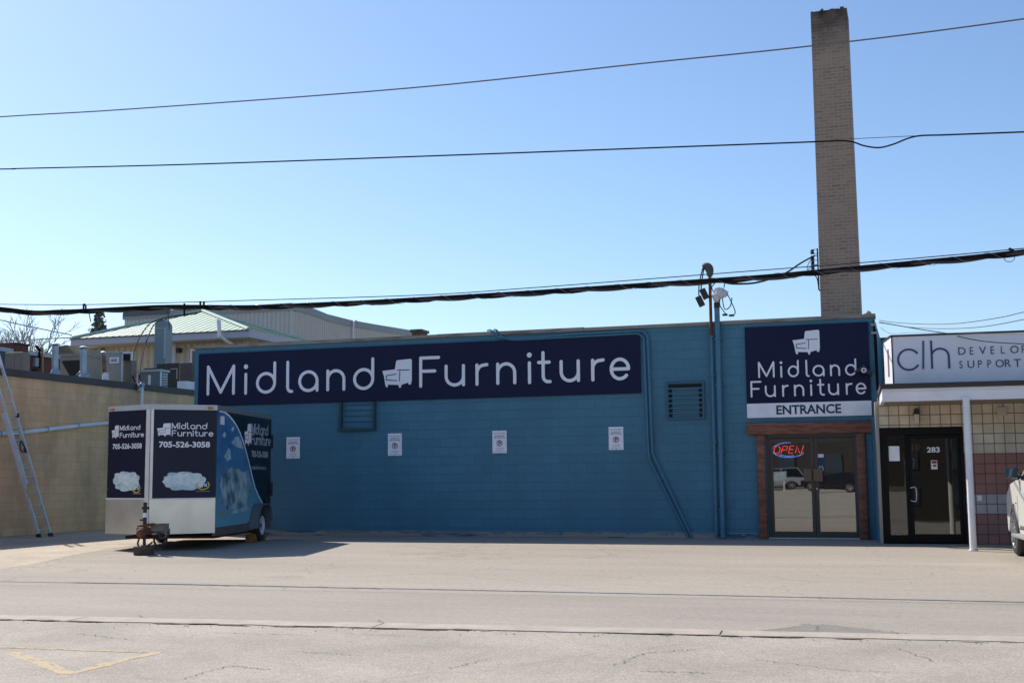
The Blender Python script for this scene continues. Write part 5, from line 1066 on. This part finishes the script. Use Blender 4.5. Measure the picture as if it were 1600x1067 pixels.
bm.faces.new(vs[0]); bm.faces.new(vs[-1][::-1]); emit_obj('roof', bm, mat('hall_roof', (.20, .23, .26), .5, c2=(.24, .27, .3), scale=.5), hl)
bm = B(); p = PX(549, 516, XH); tube(bm, [(XH+.15, p.y, p.z-1.5), (XH+.15, p.y, p.z+.6), (XH+.4, p.y, p.z+.7)], .07, 6); emit_obj('flue', bm, TRIMW, hl)
bm = B(); box(bm, a.x-.05, a.x+3.6, YB-.12, YB-.001, zf-.32, zf+.05); emit_obj('fascia', bm, mat('fascia_dark', (.07, .085, .09), .5), hl)
# small roof chimney on the horizon
YK = 12.; a, b = PY(641.5, 515, YK), PY(659.5, 530, YK); rc = thing('roof_chimney', 'small weathered brick chimney peeping over the blue wall above the Furniture F', 'chimney', ((a.x+b.x)/2, YK+.3, HT-.15))
bm = B(); box(bm, a.x+.05, b.x-.05, YK, YK+.6, HT-.15, a.z-.09); emit_obj('stack', bm, brick('old_brick', (.20, .07, .035), (.13, .06, .04), (.2, .16, .12), .2, .075, .01), rc)
bm = B(); box(bm, a.x, b.x, YK-.05, YK+.65, a.z-.088, a.z); emit_obj('cap', bm, mat('cap_grey', (.17, .17, .15), .9, c2=(.08, .08, .07), scale=5), rc)

# ------------------------------------------------------------ trees
def bare_tree(root, base, h, spread, seed, m, depth=6):
    rnd = random.Random(seed); bt, bb_ = B(), B()
    def grow(bm, p, d, l, r_, k):
        q = p + d*l; mid = (p+q)/2 + Vector((rnd.gauss(0, .04), rnd.gauss(0, .04), 0))*l
        tube(bm, [p, mid, q], [max(r_, .012), max(.011, r_*.85), max(.010, r_*.7)], 5 if k < 3 else 3, False)
        if k >= depth: return
        for i in range(rnd.choice((2, 3, 3)) if k < 5 else 3):
            v = (d + Vector((rnd.gauss(0, spread), rnd.gauss(0, spread), rnd.gauss(.14, .25)))).normalized(); grow(bb_, p.lerp(q, rnd.uniform(.55, 1)) if i else q, v, l*rnd.uniform(.62, .82), r_*.62, k+1)
    grow(bt, Vector(base), Vector((0, 0, 1)), h*.28, h*.022, 0)
    emit_obj('trunk', bt, m, root); emit_obj('crown', bb_, m, root)
BARK = mat('bare_bark', (.17, .125, .10), .9, c2=(.22, .17, .14), scale=3)
for px, Y, h, sd, lab in ((10, 50., 15.5, 3, 'tallest bare leafless tree behind the red brick building'), (-40, 46., 15, 11, 'bare leafless tree at the far left, mostly outside the picture'), (50, 56, 14.0, 23, 'smaller bare tree just right of the brick chimney stub')):
    p = PY(px, 760, Y); t = thing('bare_tree', lab, 'tree', (p.x, Y, 0), 'bare trees behind the brick building'); bare_tree(t, (p.x, Y, 0), h, .42, sd, BARK, 7)
pc_ = PY(148, 760, 60.); zt = PY(149, 490, 60.).z
t = thing('pine_tree', 'dark evergreen treetop showing between the brick building and the green roof', 'tree', (pc_.x, 60, 0))
bm = B(); tube(bm, [(pc_.x, 60, 0), (pc_.x+.1, 60, zt*.6), (pc_.x, 60, zt)], [.28, .16, .02], 7); emit_obj('trunk', bm, BARK, t)
bm = B(); rnd = random.Random(4)
for k in range(80):
    z = zt*(1-.55*(k/150)**1.1); ln_ = .25+(zt-z)*.30*rnd.uniform(.5, 1.15); a_ = rnd.uniform(0, 6.28); d = Vector((math.cos(a_), math.sin(a_), rnd.uniform(-.05, .35))).normalized(); o_ = Vector((pc_.x, 60, z))
    for j in range(int(10+ln_*9)):
        q = o_ + d*ln_*rnd.uniform(.15, 1) + Vector((rnd.gauss(0, .10), rnd.gauss(0, .10), rnd.gauss(0, .10))); s_ = rnd.uniform(.06, .16); e1 = Vector((rnd.gauss(0, 1), rnd.gauss(0, 1), rnd.gauss(0, 1))).normalized()*s_; e2 = e1.orthogonal().normalized()*s_*.5
        bm.faces.new([bm.verts.new(q+v) for v in (-e1-e2, e1-e2, e1+e2, -e1+e2)])
emit_obj('crown', bm, mat('pine_needles', (.08, .10, .07), .8, c2=(.16, .17, .13), scale=2), t)

# ------------------------------------------------------------ overhead cables
YW = -10.2
def cable(name, label, pts, Y, r_, m, cat='cable', n=6, seg=6):
    P_ = [PY(x, y, Y if not callable(Y) else Y(x)) for x, y in pts]; bm = B(); tube(bm, smooth_path(P_, n), r_, seg); o = emit_obj(name, bm, m, None, True); rebase(o, P_[len(P_)//2]); tag(o, label, cat); return o
ctr = [(-900, 440), (-300, 468), (-60, 480), (0, 483.5), (50, 488.5), (88, 488), (132, 486.5), (225, 482), (262, 480), (312, 480), (390, 480.5), (480, 477), (570, 473), (660, 468), (820, 458.5), (980, 447.8), (1180, 434.5), (1305, 423), (1500, 405), (1600, 394.5), (1800, 373), (2500, 300)]
bd = thing('cable_bundle', 'thick twisted black overhead cable bundle crossing the whole picture above the roofs', 'cable', PY(800, 459, YW))
P_ = smooth_path([PY(x, y, YW) for x, y in ctr], 8)
bm = B(); tube(bm, [p+Vector((0, 0, .012)) for p in P_], .026, 8); emit_obj('main_cable', bm, CABLE, bd, True)
# twisted companions
acc = 0; pa, pb_, pc2 = [], [], []
Pd = smooth_path([PY(x, y, YW) for x, y in ctr[2:-1]], 60)
for i, p in enumerate(Pd):
    if i: acc += (p-Pd[i-1]).length
    a_ = acc*2*math.pi/1.1; pa.append(p+Vector((0, math.cos(a_)*.02, -.012+math.sin(a_)*.016))); pb_.append(p+Vector((0, -math.cos(a_)*.022, -.008-math.sin(a_)*.02)))
bm = B(); tube(bm, pa[::2], .021, 6); emit_obj('twisted_cable', bm, mat('cable_brown', (.035, .026, .024), .55), bd, True)
bm = B(); tube(bm, pb_[::2], .016, 6); emit_obj('twisted_cable', bm, CABLE, bd, True)
acc = 0; ls = []
Pl = smooth_path([PY(x, y, YW) for x, y in ctr[9:-1]], 110)
for i, p in enumerate(Pl):
    if i: acc += (p-Pl[i-1]).length
    a_ = acc*2*math.pi/.42; ls.append(p+Vector((0, math.cos(a_)*.045, math.sin(a_)*.043)))
bm = B(); tube(bm, ls, .0028, 3, False); emit_obj('lashing_wire', bm, mat('lashing', (.22, .22, .22), .4, .6), bd)
# loose loop at the sagging left end and hangers
bm = B(); tube(bm, smooth_path([PY(x, y, YW-.03) for x, y in ((-60, 477), (0, 480.5), (40, 485), (62, 486.5), (88, 485), (132, 483.5), (225, 478.5), (262, 477.5), (320, 478))], 6), .012, 6)
tube(bm, smooth_path([PY(x, y, YW+.03) for x, y in ((-60, 483), (0, 486), (30, 490), (55, 492), (90, 490.5), (120, 489))], 6), .012, 6); emit_obj('loose_cable', bm, CABLE, bd, True)
bm = B()
for x, y0, y1 in ((130.5, 475, 490), (134, 477, 486), (288, 474, 494), (313, 471, 481), (318.5, 472, 481)): p, q = PY(x, y0, YW-.05), PY(x, y1, YW-.05); tube(bm, [p, q], .014 if y1-y0 > 8 else .02, 6)
for x, y in ((132, 476), (313, 472.5), (318.5, 473), (1578, 389.5), (1582, 391)): ball(bm, PY(x, y, YW-.05), .022, 1)
emit_parts('hanger', bm, CABLE, bd)
bm = B(); cc = PY(1577, 403, YW); tube(bm, [cc+Vector((.06*math.cos(a_), 0, .05*math.sin(a_))) for a_ in [i*math.pi/8 for i in range(17)]], .004, 4); emit_obj('wire_loop', bm, CABLEG, bd)
bm = B(); tube(bm, smooth_path([PY(x, y, YW-.05) for x, y in ((139, 489), (140, 494), (142, 503))], 4), .008, 5); tube(bm, smooth_path([PY(x, y, YW) for x, y in ((262, 482), (263, 495), (265, 516))], 4), .007, 5); emit_parts('dangling_wire', bm, CABLEG, bd)
cable('messenger_wire', 'thin grey wire running just above the thick black cable bundle', [(-900, 445), (-200, 473), (0, 475.5), (132, 476), (262, 473), (400, 469), (660, 461), (820, 450.5), (980, 438.5), (1180, 423), (1360, 409.5), (1500, 397.5), (1575, 390.5), (1800, 369), (2500, 298)], YW, .0065, CABLEG)
cable('overhead_wire', 'topmost thin overhead wire climbing to the top right corner', [(-900, 230), (-300, 205), (0, 183), (200, 171), (640, 138), (1000, 100), (1270, 72), (1600, 30), (2300, -75)], -18.3, .0048, mat('wire_grey', (.13, .13, .14), .6))
cable('overhead_wire', 'middle overhead wire with a slack dip just right of the tall chimney', [(-900, 270), (-300, 268), (0, 264.5), (35, 263.5), (300, 257), (700, 243), (1000, 232), (1270, 222), (1310, 220), (1332, 222), (1350, 228), (1373, 231), (1395, 226), (1430, 213.5), (1480, 211), (1600, 206.5), (2300, 180)], -18.1, .0052, CABLE)
cable('tie_wire', 'hair thin straight wire bridging the slack dip right of the chimney', [(1326, 217.5), (1380, 215), (1432, 212.5)], -18.1, .002, CABLEG)
cable('drop_wire', 'black wire curving from the thick cable bundle up to the insulators on the chimney', [(1128, 440), (1150, 443.5), (1185, 441), (1225, 428), (1250, 412), (1265, 403.5), (1273, 399.5)], lambda x: YW+(YC-.1-YW)*max(0, min(1, (x-1128)/145)), .017, CABLE)
def yr(x): return -.1-(x-1375)*.022
cable('service_wire', 'upper of the thin wires leaving the store corner to the right', [(1374, 500.5), (1400, 504), (1450, 506.5), (1500, 505), (1560, 496.5), (1600, 487.5), (1800, 440)], yr, .007, CABLEG)
cable('service_wire', 'middle thin wire leaving the store corner, passing above the white sign box', [(1374, 504), (1420, 511), (1470, 513.5), (1530, 511), (1600, 499), (1800, 455)], yr, .007, CABLEG)
cable('service_wire', 'sagging wire that leaves the store corner and droops across the white sign box', [(1374, 503.5), (1400, 508), (1440, 515), (1480, 521), (1510, 528.5), (1545, 534), (1600, 537.5), (1800, 548)], yr, .009, CABLE)
cable('service_wire', 'lowest hair thin wire from the sign box corner towards the right edge', [(1376, 512), (1392, 521), (1430, 519.5), (1520, 521), (1600, 522.5), (1800, 527)], yr, .004, CABLEG)
cable('far_wire', 'faint thin wire above the red brick building at far left', [(-300, 430), (0, 500), (60, 513), (112, 523.5)], 24., .03, mat('faint_wire', (.3, .3, .32), .6))
cable('far_wire', 'faint nearly level wire from the house eave to the left edge', [(-300, 538), (0, 533), (60, 530), (113, 527.5)], 24.2, .03, MATS['faint_wire'])

# ------------------------------------------------------------ vehicles
def vehicle(name, label, paint, loc, rz, sedan=False, mirror=None):
    M0 = thing(name, label, 'car', loc, None, rz); M = M0.matrix_basis.copy()
    def add(nm, bm, m, par=M0, s=False): bm.transform(M); return emit_obj(nm, bm, m, par, s)
    Wd, WB, RT = (1.98, 2.95, .40) if not sedan else (1.82, 2.7, .33)
    hi = 0 if not sedan else -.32
    # shell: lengthwise stations (y, half width at bottom, at belt, z bottom, z top)
    top = [(.76, .62), (.75, .92), (.64, 1.04+hi*.5), (.2, 1.13+hi*.7), (-.42, 1.20+hi*.8), (-4.10, 1.22+hi*.7), (-4.22, 1.12+hi*.7), (-4.25, .62)]
    arc_ = lambda cy: [(cy+(RT+.12)*math.cos(R(a)), RT-.02+(RT+.12)*math.sin(R(a))) for a in range(8, 173, 15)]
    prof = top + [(-4.2, .42), (-WB-RT-.16, .36)] + arc_(-WB)[::-1] + [(-WB+RT+.16, .30), (-RT-.16, .30)] + arc_(0)[::-1] + [(RT+.16, .36), (.72, .42)]
    bm = B(); lv = [bm.verts.new((.0, y, z)) for y, z in prof]; rv = [bm.verts.new((Wd, y, z)) for y, z in prof]
    n = len(prof)
    for i in range(n): bm.faces.new((lv[i], lv[(i+1) % n], rv[(i+1) % n], rv[i]))
    f1, f2 = bm.faces.new(lv), bm.faces.new(rv[::-1])
    e = [x for x in bm.edges if (x.verts[0] in lv) == (x.verts[1] in lv) and max(x.verts[0].co.z, x.verts[1].co.z) > .55]
    bmesh.ops.bevel(bm, geom=e, offset=.07, segments=4, affect='EDGES'); body = add('body', bm, paint, s=True)
    zb_ = 1.20+hi*.75; zr = 1.84 if not sedan else 1.40
    cab = [(-.35, zb_), (-1.05, zr-.05), (-1.4, zr), (-3.55 if not sedan else -2.6, zr-.01), (-4.05, zb_)]
    def cabin(inset, dz):
        bm = B(); a = [bm.verts.new((.06+(.16 if z > zb_+.1 else 0)+inset, y*(1-.0)+(0), z+dz)) for y, z in cab]; b = [bm.verts.new((Wd-.06-(.16 if z > zb_+.1 else 0)-inset, y, z+dz)) for y, z in cab]; k = len(cab)
        for i in range(k): bm.faces.new((a[i], a[(i+1) % k], b[(i+1) % k], b[i]))
        bm.faces.new(a); bm.faces.new(b[::-1]); return bm
    cbn = add('windows', cabin(0, -.01), mat('car_glass', (.01, .012, .014), .05, spec=1.5))
    bm = B(); yb0, yb1 = cab[2][0]+.3, cab[3][0]-.02
    box(bm, .21, Wd-.21, yb1, yb0, zr-.035, zr+.02, None, .01)
    for x in (.07, Wd-.07-.03):
        for (y, z), (y2, z2) in ((cab[0], (cab[2][0], zr-.02)), ((-2.2, zb_), (-2.15, zr-.02)), ((cab[4][0]+.03, zb_), (cab[3][0]+.03, zr-.02))):
            x_ = x+.015; xt = x_ + (.15 if x < 1 else -.15); tube(bm, [(x_, y, z-.02), (xt, y2, z2)], .035, 6)
    add('roof', bm, paint)
    TY, RM = BLACK, mat('chrome_rim', (.38, .38, .40), .32, .7)
    for x, ax in ((-.012, -1), (Wd+.012, 1)):
        for y in (0, -WB):
            c = Vector((x, y, RT)); A = Vector((ax, 0, 0)); bm = B(); lathe(bm, c-A*.26, A, [(0, RT-.12), (0, RT-.02), (.03, RT), (.22, RT), (.255, RT-.03), (.262, RT-.11), (.22, RT-.125)], 32); w_ = add('wheel', bm, TY, M0, True)
            bm = B(); lathe(bm, c-A*.26, A, [(.12, .03), (.14, RT-.14), (.20, RT-.125), (.258, RT-.115), (.262, RT-.125), (.20, RT-.16)], 32)
            for k in range(6):
                a_ = k*math.pi/3+.2; d = Vector((0, math.cos(a_), math.sin(a_))); s_ = d.cross(A); prism(bm, [c-A*.07+d*.03+s_*.05, c-A*.03+d*(RT-.15)+s_*.065, c-A*.03+d*(RT-.15)-s_*.03, c-A*.07+d*.03-s_*.02], A*.045)
            lathe(bm, c-A*.07, A, [(0, .06), (.06, .055), (.065, .03)], 12); add('rim', bm, RM, w_, True)
    for s in (0, 1):
        bm = B(); x = -.20 if s == 0 else Wd+.02; box(bm, x, x+.20, -.72, -.62, 1.22+hi*.75, 1.40+hi*.75, None, .035); box(bm, (x+.19) if s == 0 else x-.05, (x+.27) if s == 0 else x+.02, -.70, -.64, 1.22+hi*.75, 1.27+hi*.75); mr_ = add('wing_mirror', bm, mirror or paint, s=True)
        bm = B(); box(bm, x+.02, x+.18, -.728, -.721, 1.24+hi*.75, 1.38+hi*.75, None, .003); add('mirror_glass', bm, mat('mirror_glass', (.10, .16, .22), .08, .6), mr_)
        bm = B(); x = .02 if s == 0 else Wd-.04
        for dy in (-.45, -1.55, -2.6): box(bm, x-.023, x-.015, dy, dy+.010, .45, .95) if s == 0 else box(bm, x+.035, x+.043, dy, dy+.010, .45, .95)
        box(bm, x-.024, x-.014, -2.6, -.45, .44, .448) if s == 0 else box(bm, x+.034, x+.044, -2.6, -.45, .44, .448); add('door_seam', bm, BLKF)
        bm = B(); xx = -.03 if s == 0 else Wd+.005
        for dy in (-1.45, -2.5): box(bm, xx, xx+.025, dy, dy+.17, .98+hi*.6, 1.01+hi*.6, None, .008)
        bm.transform(M); emit_parts('door_handle', bm, RM if not sedan else paint, M0)
        if not sedan:
            bm = B(); x = -.14 if s == 0 else Wd-.04; box(bm, x, x+.18, -WB+.62, -.62, .33, .38, None, .015); add('running_board', bm, mat('board_grey', (.24, .24, .25), .5)); bm = B(); x = -.004 if s == 0 else Wd-.002; box(bm, x, x+.006, -WB+.6, -.6, .45, .50); box(bm, x-.002, x+.006, -.36, -.22, .83, .85); add('badge_strip', bm, RM)
        bm = B(); x = .12 if s == 0 else Wd-.42; box(bm, x, x+.30, .71, .765, .74+hi*.3, .90+hi*.3, None, .02); add('headlight', bm, TRIMW)
        bm = B(); x = .08 if s == 0 else Wd-.26; box(bm, x, x+.18, -4.265, -4.2, .75, 1.05+hi*.5, None, .02); add('tail_light', bm, RED_INK)
    bm = B(); box(bm, .48, Wd-.48, .74, .77, .62, .9+hi*.2); add('grille', bm, BLKF); bm = B(); box(bm, .15, Wd-.15, -4.0, .5, .22, .40); add('underbody', bm, BLKF)
    return M0
CREAM = mat('cream_paint', (.80, .79, .73), .3, coat=.6); WHEEL = G(1586, 867.5)
vehicle('parked_suv', 'cream white sport utility vehicle with chrome wheel cut off at the right edge', CREAM, (WHEEL.x+.012, WHEEL.y, 0), R(4.5), mirror=mat('mirror_dark', (.05, .06, .07), .2, .5))
# across the street (seen mirrored in the door glass)
sheet('verge', [(-120, -112), (120, -112), (120, -79), (-120, -79)], .01, mat('verge_grass', (.06, .075, .03), .95, c2=(.13, .12, .06), scale=1.5))
vehicle('parked_car', 'dark saloon car across the street, seen only mirrored in the right entrance door glass', mat('dark_paint', (.012, .012, .02), .25, coat=.6), (-7.2, -66, 0), R(96), True)
vehicle('parked_suv', 'pale sport utility vehicle across the street, seen only mirrored in the left entrance door glass', mat('silver_paint', (.45, .47, .5), .3, .3), (-13.2, -78, 0), R(80))
bs = thing('roadside_sign', 'small pale notice board on two posts, seen mirrored in the left door glass', 'sign', (-10.2, -70, 0))
bm = B(); box(bm, -10.9, -9.7, -70, -69.95, .9, 1.6); emit_obj('board', bm, mat('board_pale', (.45, .52, .54), .6, c2=(.3, .4, .44), scale=3), bs)
for x in (-10.8, -9.9): bm = B(); box(bm, x, x+.08, -70.1, -70.001, 0, 1.55); emit_obj('post', bm, TRIMW, bs)
fb = thing('brick_block', 'long dark brick building across the street, seen only mirrored in the glass doors', 'building', (0, -115, 0))
bm = B(); box(bm, -75, 75, -125, -115, 0, 11); emit_obj('wall', bm, brick('far_brick', (.055, .045, .040), (.042, .036, .032), (.06, .055, .05), .3, .1, .01), fb)
bm = B()
for x in range(-70, 70, 5):
    for z in (1.5, 5.2): box(bm, x, x+1.8, -114.99, -114.9, z, z+2)
emit_obj('window', bm, mat('far_glass', (.05, .07, .09), .15), fb)
bm = B(); box(bm, -75.3, 75.3, -125.3, -114.7, 11.001, 11.3); emit_obj('parapet', bm, mat('far_parapet', (.2, .19, .18), .8), fb)
for i, (x, h) in enumerate(((-28, 9), (-17, 7.5), (-2, 8.5), (9, 9.5))):
    t = thing('street_tree', ('broad bare tree, leftmost', 'shorter bare tree, second from left', 'bare tree before the brick front', 'tallest bare tree, rightmost')[i]+' of the row across the street', 'tree', (x, -100, 0), 'bare trees across the street'); bare_tree(t, (x, -100, 0), h, .5, 40+i, BARK, 5)
